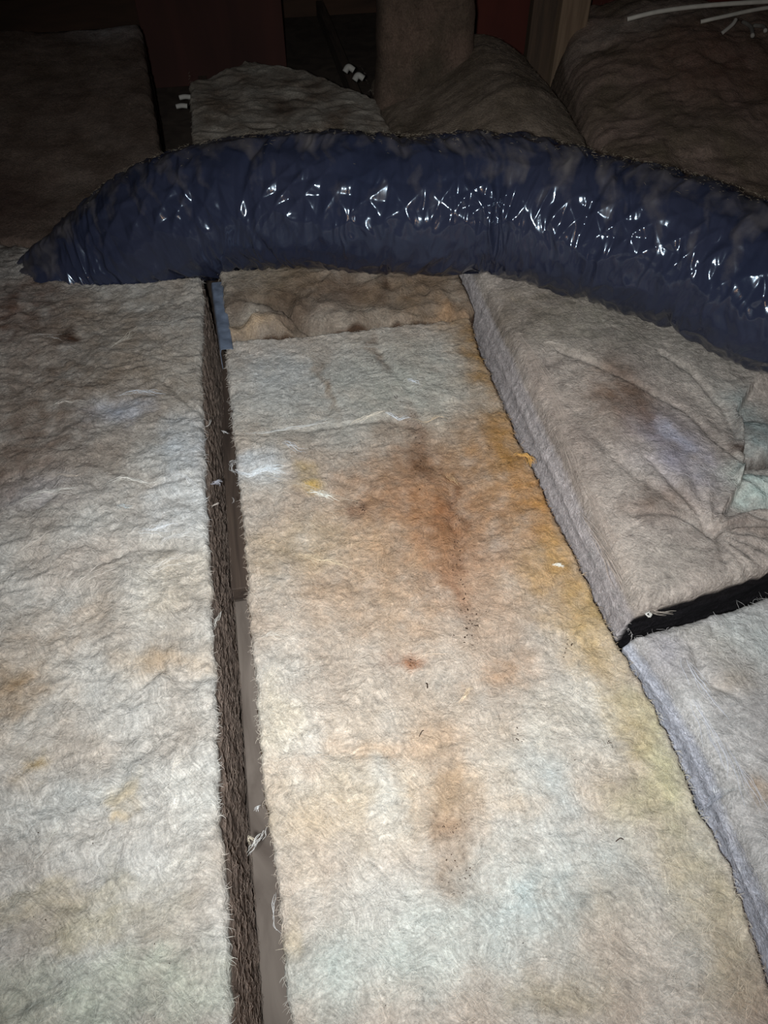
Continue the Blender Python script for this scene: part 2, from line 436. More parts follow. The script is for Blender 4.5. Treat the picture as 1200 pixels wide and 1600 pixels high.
            P = P[(P[:, :, 1] > float(np.min(near)) + 0.004).all(axis=1)[:len(P)]] if False else P
            ok = (y_ > float(np.min(near)) + 0.004) & (y_ + Lh < float(np.min(far)) - 0.004)
            ribbons(P[ok], 'cut_side_fuzz', c[ok], rng.uniform(0.0002, 0.0004, int(ok.sum())), s.root, s.loc)
        if n_fringe:
            n = n_fringe
            sd = rng.integers(0, 2, n)
            yy = rng.uniform(float(np.min(near)) + 0.01, float(np.max(far)) - 0.01, n)
            yy = float(np.min(near)) + 0.01 + (float(np.max(far)) - float(np.min(near)) - 0.02) * rng.uniform(0, 1, n) ** 1.3
            xl = left(yy) + edge_rough * fbm(yy * 38, 0.3, seed + 1, 4) * 1.6
            xr = right(yy) + edge_rough * fbm(yy * 38, 5.3, seed + 2, 4) * 1.6
            xx = np.where(sd == 0, xl + 0.003, xr - 0.003)
            ang = np.where(sd == 0, math.pi, 0.0) + rng.normal(0, 0.7, n)
            Lh = rng.uniform(0.003, 0.012, n)
            k = 5; P = np.zeros((n, k, 3)); zz = s.H(xx, yy) - 0.6 * rnd
            bend = rng.normal(0, 1.0, n); dz = rng.normal(-0.1, 0.55, n)
            for i in range(k):
                t = i / (k - 1)
                P[:, i, 0] = xx + np.cos(ang + bend * t) * Lh * t
                P[:, i, 1] = yy + np.sin(ang + bend * t) * Lh * t
                P[:, i, 2] = zz + dz * Lh * t - 0.3 * Lh * t * t
            c = np.clip(colour(xx, yy) * 1.1, 0, 0.95)
            ribbons(P, 'edge_fringe', c, rng.uniform(0.00018, 0.00034, n), s.root, s.loc)

    def _mesh(s, name, V, quads, tris, C, ntop):
        me = bpy.data.meshes.new(name)
        V = V - s.loc
        nq, nt_ = len(quads), len(tris)
        me.vertices.add(len(V)); me.vertices.foreach_set('co', V.ravel())
        li = np.concatenate([quads.ravel(), tris.ravel()]).astype(np.int32)
        me.loops.add(len(li)); me.loops.foreach_set('vertex_index', li)
        st = np.concatenate([np.arange(nq) * 4, nq * 4 + np.arange(nt_) * 3]).astype(np.int32)
        me.polygons.add(nq + nt_); me.polygons.foreach_set('loop_start', st)
        me.update(calc_edges=True); me.validate()
        me.polygons.foreach_set('use_smooth', np.ones(len(me.polygons), bool))
        a = me.color_attributes.new('tint', 'FLOAT_COLOR', 'POINT')
        c = np.ones((len(V), 4)); c[:, :3] = C
        a.data.foreach_set('color', c.ravel())
        me.materials.append(WOOL)
        me.update()
        o = bpy.data.objects.new(name, me); COL.objects.link(o); o.parent = s.root
        return o

    def tuft(s, pts, n, col, spread=0.004, width=0.0003, seed=0, name='loose_strand', zup=0.004, curl=0.003, z=None):
        """a torn wisp of fibre that follows a traced line"""
        rng = np.random.default_rng(seed + 991)
        W = [at(x, y, s.z0 if z is None else z) for x, y in pts]
        W = np.array(W); d = np.r_[0, np.cumsum(np.linalg.norm(np.diff(W[:, :2], axis=0), axis=1))]; d /= d[-1]
        k = 14; t = np.linspace(0, 1, k)
        P = np.zeros((n, k, 3))
        for i in range(n):
            a, b = sorted(rng.uniform(0, 1, 2)); b = min(1, max(b, a + 0.45)); a = max(0, min(a, b - 0.45))
            tt = a + (b - a) * t
            x = np.interp(tt, d, W[:, 0]); y = np.interp(tt, d, W[:, 1])
            ox, oy = rng.normal(0, spread, 2); ph = rng.uniform(0, 6.28, 2)
            x = x + ox * (0.4 + t) + curl * np.sin(ph[0] + 6 * t) * 0.6; y = y + oy * (0.4 + t) + curl * np.cos(ph[1] + 7 * t) * 0.6
            if z is None: zz = s.H(x, y) + zup * (0.25 + 0.75 * np.sin(math.pi * t)) * rng.uniform(0.2, 1.2)
            else: zz = z + rng.normal(0, spread * 0.6) * np.ones(k) + curl * np.sin(ph[1] + 5 * t)
            P[i, :, 0] = x; P[i, :, 1] = y; P[i, :, 2] = zz
        c = np.clip(lin(col)[None] * rng.uniform(0.8, 1.15, (n, 1)), 0, 0.97)
        return ribbons(P, name, c, rng.uniform(0.7, 1.3, n) * width, s.root, s.loc, kind=None)

def const(x): return lambda Y: np.full(np.shape(Y), x, float)
def curve(pts, z=0.0):
    W = sorted([(at(x, y, z)[1], at(x, y, z)[0]) for x, y in pts])
    ys = np.array([a for a, b in W]); xs = np.array([b for a, b in W])
    return lambda Y: np.interp(Y, ys, xs)

def relief(seed, big=0.008, mid=0.004, small=0.0018, creases=(), aniso=(1, 1)):
    mid *= 0.75; small *= 0.5
    cw = [(wp(p), d, wd) for p, d, wd in creases]
    def H(X, Y):
        wx = X + 0.035 * fbm(X * 7, Y * 7, seed, 3); wy = Y + 0.035 * fbm(X * 7 + 3, Y * 7 + 8, seed + 1, 3)
        h = big * fbm(X * 4.5, Y * 4.5, seed + 2, 2)
        m = fbm(wx * 17 * aniso[0], wy * 24 * aniso[1], seed + 3, 3)
        h = h + mid * (m - 0.5 * np.abs(fbm(wx * 24, wy * 36, seed + 5, 2)) * 1.6)
        h = h + small * fbm(wx * 75 + wy * 30, wy * 120 - wx * 40, seed + 4, 3) * 1.5
        for pts, d, wd in cw:
            h = h - d * np.exp(-(polydist(wx * 0.3 + X * 0.7, wy * 0.3 + Y * 0.7, pts) / wd) ** 2)
        return h
    return H

def side_const(c, near=None):
    cl = lin(c)
    def f(along, t, side):
        r = np.ones((len(along), 3)) * cl
        side = np.asarray(side)
        if near is not None: r[side == 2] = lin(near)
        return r
    return f

# the duct's centre line, and the hollow its weight presses into the batts
DUCT_R = 0.1415
DUCT_PATH = [(-0.56, 1.845, -0.165), (-0.498, 1.812, -0.130), (-0.351, 1.818, -0.033), (-0.198, 1.777, 0.069), (-0.05, 1.739, 0.119), (0.08, 1.691, 0.146),
             (0.204, 1.639, 0.160), (0.35, 1.581, 0.165), (0.538, 1.530, 0.176), (0.721, 1.416, 0.165), (0.862, 1.283, 0.166), (0.979, 1.137, 0.157),
             (1.121, 1.006, 0.148), (1.28, 0.876, 0.141)]
def press(H):
    pts = np.array(DUCT_PATH)
    def f(X, Y):
        h = H(X, Y)
        for n_, (a, b) in enumerate(zip(pts[:-1], pts[1:])):
            d = b - a; t_ = ((X - a[0]) * d[0] + (Y - a[1]) * d[1]) / (d[0] ** 2 + d[1] ** 2)
            t = np.clip(t_, 0, 1)
            R = (DUCT_R + 0.001) * ((0.70 + 0.27 * t) if n_ == 0 else 1.0)
            q = (X - a[0] - t * d[0]) ** 2 + (Y - a[1] - t * d[1]) ** 2
            zc = a[2] + t * d[2]
            zb = zc - np.sqrt(np.clip(R * R - q, 0, None))
            room = R * R - np.minimum(zc, 0) ** 2            # only as wide as the tube is where it meets the wool
            h = np.where((q < room) & ((t_ > 0) | (n_ > 0)), np.minimum(h, zb), h)
        return np.maximum(h, -0.25)
    return f

# ------------------------------------------------------------------ floor, back wall, roof
def slab(name, x0, x1, y0, y1, z0, z1, mat, parent=None, bev=0.0, loc=None):
    V = [(x, y, z) for z in (z0, z1) for y in (y0, y1) for x in (x0, x1)]
    Fc = [(0, 2, 3, 1), (4, 5, 7, 6), (0, 1, 5, 4), (2, 6, 7, 3), (0, 4, 6, 2), (1, 3, 7, 5)]
    loc = loc if loc is not None else ((x0 + x1) / 2, (y0 + y1) / 2, z0)
    o = new_mesh(name, V, Fc, mat, None, smooth=False, loc=loc)
    if bev:
        m = o.modifiers.new('edge', 'BEVEL'); m.width = bev; m.segments = 2
    if parent is not None: o.parent = parent; o.location = np.array(loc) - np.array(parent.location)
    return o

BOT = -0.272
tag(slab('floor', -3.2, 3.6, -1.2, 4.4, BOT - 0.03, BOT, DRYWALL), kind='structure')
tag(slab('wall_back', -3.2, 3.6, 4.4, 4.45, BOT - 0.03, 1.5, DECK), kind='structure')
tag(slab('wall_left', -3.25, -3.2, -1.2, 4.45, BOT - 0.03, 2.6, DECK), kind='structure')
tag(slab('wall_right', 3.6, 3.65, -1.2, 4.45, BOT - 0.03, 2.6, DECK), kind='structure')
# roof deck that slopes down to the back wall
V = [(-3.25, -1.2, 3.0), (3.65, -1.2, 3.0), (3.65, 4.45, 1.5), (-3.25, 4.45, 1.5),
     (-3.25, -1.2, 3.05), (3.65, -1.2, 3.05), (3.65, 4.45, 1.55), (-3.25, 4.45, 1.55)]
tag(new_mesh('ceiling', V, [(0, 1, 2, 3), (7, 6, 5, 4), (0, 4, 5, 1), (1, 5, 6, 2), (2, 6, 7, 3), (3, 7, 4, 0)], DECK, smooth=False), kind='structure')

# joists and the board in the left gap
j = slab('ceiling_joist', -0.137, -0.101, 0.915, 4.38, BOT, -0.235, WOOD_DARK, bev=0.002)
tag(j, 'dark brown wooden joist deep in the left gap, behind the grey-brown board', 'joist')
b = slab('wooden_board', -0.133, -0.086, -0.9, 0.897, BOT, -0.25, WOOD_GREY, bev=0.002)
tag(b, 'smooth grey-brown board with a square end lying in the left gap', 'board')
j2 = slab('ceiling_joist', 0.462, 0.498, -0.9, 4.38, BOT, -0.20, WOOD_DARK, bev=0.002)
tag(j2, 'dark joist low in the narrow seam right of the stained batt', 'joist')

# ------------------------------------------------------------------ the batts
XA = curve([(250, 230), (296, 330), (318, 460), (313, 560), (315, 640), (320, 720), (322, 800), (328, 900), (332, 1000), (335, 1100), (338, 1180), (345, 1300), (352, 1400), (357, 1500), (360, 1600)])
def XAr(Y): return np.where(Y < 0.16, -0.141, XA(Y))
XB = curve([(300, 220), (350, 460), (352, 540), (358, 600), (364, 680), (374, 760), (382, 850), (388, 940), (396, 1040), (404, 1130), (411, 1220), (425, 1320), (440, 1450), (455, 1600)])
XBR = curve([(608, 200), (715, 430), (728, 490), (735, 500), (746, 540), (760, 570), (776, 605), (790, 640), (805, 678), (818, 702), (835, 735), (860, 790), (880, 832), (905, 880), (930, 930), (955, 985), (990, 1045), (1030, 1112), (1060, 1172), (1080, 1230), (1110, 1290), (1142, 1345), (1165, 1420), (1185, 1480), (1232, 1600)])

stain_light_A = blob_set([
    (20, 1080, 60, 60, (178, 150, 118), 0.7), (250, 1030, 60, 26, (196, 168, 134), 0.55), (45, 1190, 22, 20, (205, 170, 100), 0.6),
    (185, 1250, 16, 26, (214, 182, 120), 0.6), (165, 1300, 14, 14, (214, 182, 120), 0.5), (80, 1400, 160, 22, (198, 184, 150), 0.45),
    (160, 1440, 90, 30, (204, 192, 158), 0.5), (100, 980, 90, 30, (196, 172, 148), 0.5), (60, 640, 150, 110, (120, 102, 90), 0.75),  # dark left patches from here on: torch falloff painted in with the dirt
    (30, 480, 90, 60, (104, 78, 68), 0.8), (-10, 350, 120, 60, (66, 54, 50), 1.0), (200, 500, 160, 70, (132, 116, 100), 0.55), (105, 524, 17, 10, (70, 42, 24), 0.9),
    (230, 600, 120, 60, (140, 124, 106), 0.45), (0, 760, 120, 60, (128, 106, 92), 0.6), (185, 640, 36, 22, (206, 212, 226), 0.6),
    (290, 700, 40, 50, (222, 232, 242), 0.5), (60, 770, 60, 30, (214, 214, 218), 0.4), (280, 800, 60, 40, (236, 240, 242), 0.5),
    (100, 1250, 110, 40, (222, 226, 224), 0.5), (310, 1250, 50, 60, (234, 234, 228), 0.5), (150, 1560, 260, 60, (214, 222, 206), 0.6),  # last patch: cool torch tint painted along the near end
    (270, 900, 60, 60, (226, 212, 192), 0.5), (120, 880, 100, 40, (206, 192, 180), 0.5)])
def colA(X, Y): return tint(X, Y, (217, 214, 208), stain_light_A, 100, 0.16, 0.05, alt=(198, 188, 177))
crA = [([(262, 1010), (254, 1040), (225, 1065), (190, 1090)], 0.006, 0.006), ([(254, 1040), (280, 1056), (330, 1050)], 0.005, 0.006),
       ([(0, 1285), (25, 1290), (50, 1312)], 0.007, 0.006), ([(0, 1395), (40, 1392), (70, 1412), (120, 1415)], 0.006, 0.008),
       ([(245, 590), (290, 620), (315, 636)], 0.006, 0.007), ([(180, 1235), (200, 1190), (230, 1165)], 0.004, 0.006),
       ([(80, 1300), (150, 1300)], 0.004, 0.007), ([(60, 790), (90, 770), (80, 750)], 0.005, 0.008), ([(200, 740), (240, 760), (300, 745)], 0.005, 0.007),
       ([(100, 1020), (160, 1015)], 0.004, 0.007), ([(150, 880), (220, 850), (290, 855)], 0.004, 0.008), ([(15, 495), (35, 480), (50, 490)], 0.006, 0.01)]
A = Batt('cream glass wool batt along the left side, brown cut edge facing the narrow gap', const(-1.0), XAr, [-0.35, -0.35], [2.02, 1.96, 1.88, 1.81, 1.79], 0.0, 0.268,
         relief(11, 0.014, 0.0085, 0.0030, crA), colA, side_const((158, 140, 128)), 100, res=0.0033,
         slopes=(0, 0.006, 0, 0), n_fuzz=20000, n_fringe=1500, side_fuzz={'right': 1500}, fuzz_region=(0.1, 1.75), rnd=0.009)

stain_light_B = blob_set([
    (700, 800, 200, 130, (188, 150, 118), 0.85), (720, 700, 130, 70, (176, 136, 98), 0.55), (600, 900, 170, 120, (204, 174, 144), 0.55),
    (790, 690, 46, 60, (184, 138, 78), 0.75), (755, 560, 34, 70, (168, 126, 66), 0.8), (850, 800, 50, 70, (200, 146, 82), 0.7),
    (890, 900, 60, 70, (198, 158, 96), 0.7), (930, 1000, 50, 70, (200, 168, 108), 0.65), (740, 490, 60, 40, (156, 124, 84), 0.6),
    (700, 860, 60, 70, (172, 116, 72), 0.55), (640, 780, 70, 40, (178, 128, 88), 0.5), (720, 920, 14, 50, (150, 98, 62), 0.5), (790, 1050, 60, 26, (178, 134, 92), 0.5),
    (1030, 1160, 34, 80, (210, 208, 166), 0.55), (980, 1130, 40, 60, (196, 172, 122), 0.5), (1110, 1380, 50, 90, (204, 190, 152), 0.5),
    (1150, 1520, 50, 60, (202, 188, 156), 0.4), (1020, 1260, 60, 60, (196, 190, 148), 0.5), (700, 1220, 34, 90, (184, 148, 112), 0.65), (712, 1370, 36, 44, (160, 126, 92), 0.75),
    (706, 1295, 26, 22, (150, 114, 82), 0.6), (560, 1170, 120, 20, (196, 154, 112), 0.5), (640, 1035, 26, 16, (168, 112, 74), 0.7),
    (600, 1130, 160, 60, (212, 190, 166), 0.4), (520, 1260, 140, 70, (216, 196, 168), 0.6), (800, 1210, 120, 60, (204, 180, 152), 0.5),
    (850, 1400, 150, 90, (200, 208, 206), 0.7), (560, 1500, 170, 70, (206, 212, 206), 0.7), (860, 1220, 50, 80, (210, 220, 222), 0.5),  # bluish whites: the torch's cold tint painted into the near end
    (470, 1160, 50, 60, (236, 232, 224), 0.6), (600, 1240, 20, 60, (222, 224, 220), 0.5), (880, 1560, 70, 44, (178, 166, 142), 0.6),
    (540, 620, 160, 70, (190, 190, 184), 0.6), (430, 580, 70, 50, (186, 190, 192), 0.5), (640, 600, 80, 60, (186, 188, 178), 0.5),  # greys put the torch's falloff towards the duct into the colour
    (480, 752, 18, 16, (204, 172, 96), 0.7), (400, 730, 40, 20, (232, 236, 240), 0.6), (566, 798, 12, 10, (110, 70, 50), 0.6),
    (470, 850, 90, 40, (206, 184, 152), 0.5), (508, 600, 8, 50, (140, 112, 82), 0.5), (650, 680, 12, 60, (138, 104, 82), 0.4), (655, 730, 7, 26, (104, 66, 40), 0.6),
    (705, 770, 5, 50, (120, 72, 40), 0.55), (700, 800, 16, 26, (150, 96, 56), 0.5), (640, 700, 30, 50, (160, 122, 92), 0.4), (590, 540, 10, 40, (136, 112, 92), 0.5),
    (430, 1120, 30, 60, (224, 212, 190), 0.5), (980, 960, 40, 60, (208, 180, 124), 0.4), (760, 930, 50, 80, (206, 178, 154), 0.4), (880, 1120, 60, 50, (214, 208, 196), 0.5),
    (450, 1460, 20, 40, (222, 202, 168), 0.4), (965, 1420, 50, 50, (190, 172, 150), 0.4)])
def colB(X, Y): return tint(X, Y, (216, 211, 203), stain_light_B, 200, 0.14, 0.045, alt=(202, 188, 174))
crB = [([(430, 670), (520, 665), (600, 655), (650, 668)], 0.004, 0.007), ([(500, 600), (512, 630), (506, 650)], 0.005, 0.008),
       ([(590, 530), (600, 560), (640, 610)], 0.004, 0.008), ([(700, 800), (715, 830), (720, 880)], 0.006, 0.008), ([(700, 740), (706, 790)], 0.005, 0.005),
       ([(620, 1170), (560, 1175), (470, 1165)], 0.004, 0.008), ([(420, 1200), (460, 1150), (500, 1130)], 0.004, 0.009), ([(490, 740), (560, 760), (600, 780)], 0.003, 0.008),
       ([(700, 1300), (720, 1340), (700, 1370)], 0.005, 0.012), ([(1020, 1260), (1050, 1245)], 0.005, 0.006)]
B = Batt('widest central glass wool batt with orange-brown water stain, between the two long gaps', XB, XBR, [-0.35, -0.35], [1.392, 1.388], 0.0, 0.268,
         relief(21, 0.010, 0.0055, 0.0028, crB), colB, side_const((120, 96, 74)), 200, res=0.0028,
         n_fuzz=24000, n_fringe=1800, fuzz_region=(0.02, 1.38), rnd=0.009)

# crumpled piece of batt behind the cross seam, running back beneath the duct
stBF = blob_set([(640, 470, 90, 40, (142, 118, 94), 0.7), (500, 460, 60, 30, (120, 92, 72), 0.6), (440, 440, 70, 30, (146, 128, 104), 0.5), (600, 450, 8, 40, (80, 58, 44), 0.6),
                 (720, 500, 40, 20, (176, 140, 104), 0.6), (400, 518, 40, 10, (204, 178, 148), 0.8), (430, 480, 60, 12, (96, 80, 66), 0.6), (440, 170, 30, 8, (60, 44, 36), 0.6)])
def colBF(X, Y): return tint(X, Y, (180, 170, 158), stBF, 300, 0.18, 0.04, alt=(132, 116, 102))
def HBF(X, Y):
    wx = X + 0.06 * fbm(X * 6, Y * 6, 301, 3); wy = Y + 0.06 * fbm(X * 6 + 4, Y * 6, 302, 3)
    h = 0.026 * fbm(wx * 9, wy * 9, 303, 3) - 0.026 * np.abs(perlin(wx * 13, wy * 16, 304)) + 0.003 * fbm(wx * 60, wy * 60, 305, 3)
    k = np.exp(-((Y - 1.56) / 0.22) ** 2)                              # pressed down beneath the duct
    h = h * (0.35 + 0.65 * np.clip((1.62 - Y) / 0.2, 0, 1)) + 0.004 + 0.02 * k
    h = h - 0.03 * np.exp(-(polydist(X, Y, wp([(395, 478), (430, 482), (470, 508), (505, 518)])) / 0.010) ** 2)
    h = h + 0.018 * np.exp(-(polydist(X, Y, wp([(378, 518), (425, 514)])) / 0.024) ** 2)
    return h
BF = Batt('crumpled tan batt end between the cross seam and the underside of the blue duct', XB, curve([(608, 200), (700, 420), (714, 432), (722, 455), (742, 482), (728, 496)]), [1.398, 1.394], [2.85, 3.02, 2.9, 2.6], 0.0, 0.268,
          HBF, colBF, side_const((96, 76, 62)), 300, res=0.0042, n_fuzz=5000, n_fringe=200, fuzz_region=(1.40, 1.75), rnd=0.010)

# left batt behind the duct, heaped up towards the eave
def HAF(X, Y):
    h = 0.012 * fbm(X * 4, Y * 4, 401, 3) + 0.004 * fbm(X * 18, Y * 18, 402, 3)
    return h + 0.10 * np.clip((Y - 2.2) / 0.9, 0, 1) + 0.05 * np.clip((-0.6 - X) / 0.4, 0, 1) * np.clip((Y - 1.95) / 0.3, 0, 1)
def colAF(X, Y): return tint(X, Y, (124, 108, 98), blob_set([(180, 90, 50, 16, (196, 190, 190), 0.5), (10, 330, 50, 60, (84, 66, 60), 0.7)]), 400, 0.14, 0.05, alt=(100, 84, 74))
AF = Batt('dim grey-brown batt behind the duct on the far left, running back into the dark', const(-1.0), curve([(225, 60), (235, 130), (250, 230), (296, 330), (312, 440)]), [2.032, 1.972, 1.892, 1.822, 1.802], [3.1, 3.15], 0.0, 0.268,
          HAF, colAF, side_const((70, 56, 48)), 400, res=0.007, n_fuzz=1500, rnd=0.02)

# upper right batt, puffed, pinched into pleats on its right
CE = wp([(1180, 590), (1150, 640), (1160, 690), (1160, 720), (1148, 770), (1128, 800), (1122, 812)])
PIN = at(1105, 846)[:2]
def HC(X, Y):
    h = relief(31, 0.012, 0.004, 0.0020)(X, Y)
    h = h + 0.020 * np.sin(np.clip((X - 0.505) / 0.32, 0, 1) * math.pi) + 0.010
    def line(px, w, d): return -d * np.exp(-(polydist(X, Y, wp(px)) / w) ** 2)
    h = h + line([(870, 560), (980, 610), (1070, 650), (1120, 700), (1158, 728)], 0.009, 0.008)
    h = h + line([(1030, 560), (1080, 590), (1130, 640), (1150, 690)], 0.008, 0.007)
    h = h + line([(1010, 735), (1050, 780), (1080, 810), (1105, 846)], 0.008, 0.007)
    h = h + line([(930, 700), (990, 760), (1040, 800), (1100, 840)], 0.012, 0.006)
    h = h + line([(1060, 825), (1085, 840), (1105, 846)], 0.006, 0.007)
    h = h + line([(980, 818), (1040, 822), (1075, 828)], 0.005, 0.004)
    h = h + line([(1105, 846), (1140, 832), (1200, 826)], 0.006, 0.012)
    h = h + line([(1120, 812), (1160, 806), (1200, 814)], 0.006, 0.014)
    h = h + line([(1105, 846), (1118, 862), (1122, 890)], 0.008, 0.006)
    # pleats fan out of the pinch
    dx, dy = X - PIN[0], Y - PIN[1]; r = np.hypot(dx, dy); th = np.arctan2(dy, dx)
    right_side = np.clip(dx / 0.02, 0, 1) * np.exp(-(r / 0.16) ** 2)
    h = h + 0.004 * np.sin(th * 16 + 1.2) * right_side * np.clip(r / 0.02, 0, 1)
    h = h - 0.016 * np.exp(-(r / 0.012) ** 2)
    # raised flap ends in a step; the hollow and the pale curl lie beyond it
    xe = np.interp(Y, [p[1] for p in reversed(CE)] if CE[0][1] > CE[-1][1] else [p[1] for p in CE], [p[0] for p in reversed(CE)] if CE[0][1] > CE[-1][1] else [p[0] for p in CE])
    y_lo, y_hi = CE[-1][1], CE[0][1]
    inside = np.clip((Y - y_lo) / 0.012, 0, 1) * np.clip((y_hi - Y) / 0.03, 0, 1)
    h = h - 0.036 * np.clip((X - xe) / 0.007, 0, 1) * inside
    cu = at(1186, 757)[:2]
    e = ((X - cu[0]) / 0.05) ** 2 + ((Y - cu[1]) / 0.036) ** 2
    h = h + 0.028 * np.sqrt(np.clip(1 - e, 0, 1)) * inside
    ho = polydist(X, Y, wp([(1166, 712), (1200, 708), (1240, 706)]))
    h = h - 0.030 * np.exp(-(ho / 0.008) ** 2)
    cu2 = at(1192, 672)[:2]
    e2 = ((X - cu2[0]) / 0.05) ** 2 + ((Y - cu2[1]) / 0.05) ** 2
    h = h + 0.024 * np.sqrt(np.clip(1 - e2, 0, 1)) * inside
    for k_ in range(4):
        h = h + 0.002 * np.sin((X - cu[0]) * 200 + 3 * np.sin((Y - cu[1]) * 60)) * np.clip(1 - e, 0, 1) * 0.5
    return h
stain_shade_C = blob_set([(960, 640, 60, 60, (136, 108, 88), 0.7), (830, 500, 80, 50, (140, 126, 106), 0.5), (1050, 720, 50, 60, (186, 182, 196), 0.7), (1040, 690, 12, 24, (206, 208, 226), 0.7),
                (1020, 800, 60, 26, (130, 106, 90), 0.55), (990, 640, 20, 70, (116, 90, 74), 0.5), (1180, 757, 50, 26, (196, 212, 206), 0.9), (1185, 660, 40, 50, (160, 178, 178), 0.7),
                (1180, 706, 40, 8, (78, 60, 50), 0.9), (1010, 900, 100, 40, (188, 180, 170), 0.5), (860, 640, 24, 110, (192, 174, 162), 0.6), (930, 830, 26, 110, (196, 180, 168), 0.6),  # first patch: painted shade of the hollow beyond the flap
                (1170, 835, 60, 14, (124, 104, 92), 0.5), (940, 520, 100, 50, (146, 142, 128), 0.5), (1100, 560, 80, 50, (150, 148, 140), 0.5)])
def colC(X, Y): return tint(X, Y, (214, 202, 192), stain_shade_C, 500, 0.20, 0.03, alt=(174, 162, 154))
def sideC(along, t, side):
    r = np.ones((len(along), 3)) * (lin((214, 204, 202)) * (1 - np.reshape(t, (-1, 1))) + lin((146, 140, 146)) * np.reshape(t, (-1, 1)))  # face darkens with depth: seam shade put into the colour
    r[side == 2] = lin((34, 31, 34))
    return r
C_near = [0.583, 0.592, 0.606, 0.631, 0.66, 0.688, 0.716, 0.747, 0.78]
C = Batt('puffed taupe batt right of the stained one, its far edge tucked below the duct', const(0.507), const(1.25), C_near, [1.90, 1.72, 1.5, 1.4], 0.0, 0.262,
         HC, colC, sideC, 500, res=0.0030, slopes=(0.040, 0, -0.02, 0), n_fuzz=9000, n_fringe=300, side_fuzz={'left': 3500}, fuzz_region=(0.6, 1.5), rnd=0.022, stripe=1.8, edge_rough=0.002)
# curve needed: world spans .507 .. .98 in X; the near edge swings back at the right

stD = blob_set([(1150, 1060, 50, 30, (190, 176, 160), 0.5), (1190, 1230, 20, 20, (176, 146, 112), 0.6), (1100, 1010, 90, 30, (204, 196, 184), 0.5), (1180, 1000, 50, 50, (208, 214, 212), 0.6),
                (1040, 1020, 40, 30, (190, 186, 192), 0.6)])
def colD(X, Y): return tint(X, Y, (208, 206, 204), stD, 600, 0.12, 0.03, alt=(186, 182, 180))
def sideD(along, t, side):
    r = np.ones((len(along), 3)) * (lin((204, 206, 216)) * (1 - np.reshape(t, (-1, 1))) + lin((140, 142, 160)) * np.reshape(t, (-1, 1)))  # darker going down, shading of the seam painted on the face
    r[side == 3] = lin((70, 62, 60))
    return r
XDL = curve([(985, 985), (1050, 1070), (1100, 1150), (1150, 1250), (1200, 1350), (1250, 1460)])
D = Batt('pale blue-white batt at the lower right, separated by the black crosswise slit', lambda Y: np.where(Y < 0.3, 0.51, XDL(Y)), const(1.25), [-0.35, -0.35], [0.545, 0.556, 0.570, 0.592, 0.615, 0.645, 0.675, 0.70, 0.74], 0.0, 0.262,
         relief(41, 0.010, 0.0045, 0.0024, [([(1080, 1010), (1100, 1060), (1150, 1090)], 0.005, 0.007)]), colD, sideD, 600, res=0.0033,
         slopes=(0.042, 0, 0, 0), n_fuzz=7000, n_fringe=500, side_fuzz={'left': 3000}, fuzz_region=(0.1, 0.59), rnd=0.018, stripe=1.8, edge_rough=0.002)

# right batt behind the duct: a high soft heap
def HCF(X, Y):
    wx = X + 0.06 * fbm(X * 4, Y * 4, 701, 3); wy = Y + 0.06 * fbm(X * 4 + 4, Y * 4, 702, 3)
    h = 0.03 * fbm(wx * 5, wy * 5, 703, 3) + 0.008 * fbm(wx * 16, wy * 30, 704, 3)
    return h + 0.16 * np.clip((Y - 1.9) / 0.8, 0, 1) * np.clip((X - 0.95) / 0.5, 0.05, 1)
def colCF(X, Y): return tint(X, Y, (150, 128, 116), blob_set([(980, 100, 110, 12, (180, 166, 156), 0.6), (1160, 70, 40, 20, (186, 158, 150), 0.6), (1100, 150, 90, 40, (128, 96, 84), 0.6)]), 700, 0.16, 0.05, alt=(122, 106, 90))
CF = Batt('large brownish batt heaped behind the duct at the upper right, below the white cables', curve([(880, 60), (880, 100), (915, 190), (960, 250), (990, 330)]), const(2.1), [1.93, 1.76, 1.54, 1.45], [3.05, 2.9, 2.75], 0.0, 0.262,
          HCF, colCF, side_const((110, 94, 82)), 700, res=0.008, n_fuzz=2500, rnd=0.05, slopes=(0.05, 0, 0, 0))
# humped batt between the posts and the duct
def HMF(X, Y):
    wx = X + 0.05 * fbm(X * 4, Y * 4, 801, 3); wy = Y + 0.05 * fbm(X * 4 + 4, Y * 4, 802, 3)
    h = 0.012 * fbm(wx * 6, wy * 6, 803, 3) + 0.005 * fbm(wx * 16, wy * 30, 804, 3)
    xr = np.interp(Y, [1.9, 3.0], [1.06, 0.98]); 
    return h + 0.14 * np.exp(-((X - 0.80) / 0.20) ** 2) * np.clip((Y - 1.85) / 0.4, 0, 1)
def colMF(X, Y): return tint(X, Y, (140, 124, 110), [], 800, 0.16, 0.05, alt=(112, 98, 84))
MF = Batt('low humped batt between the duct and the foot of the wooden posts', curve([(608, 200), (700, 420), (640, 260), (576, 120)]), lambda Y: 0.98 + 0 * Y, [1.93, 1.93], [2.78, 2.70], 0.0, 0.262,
          HMF, colMF, side_const((66, 56, 48)), 800, res=0.007, n_fuzz=1500, rnd=0.03)

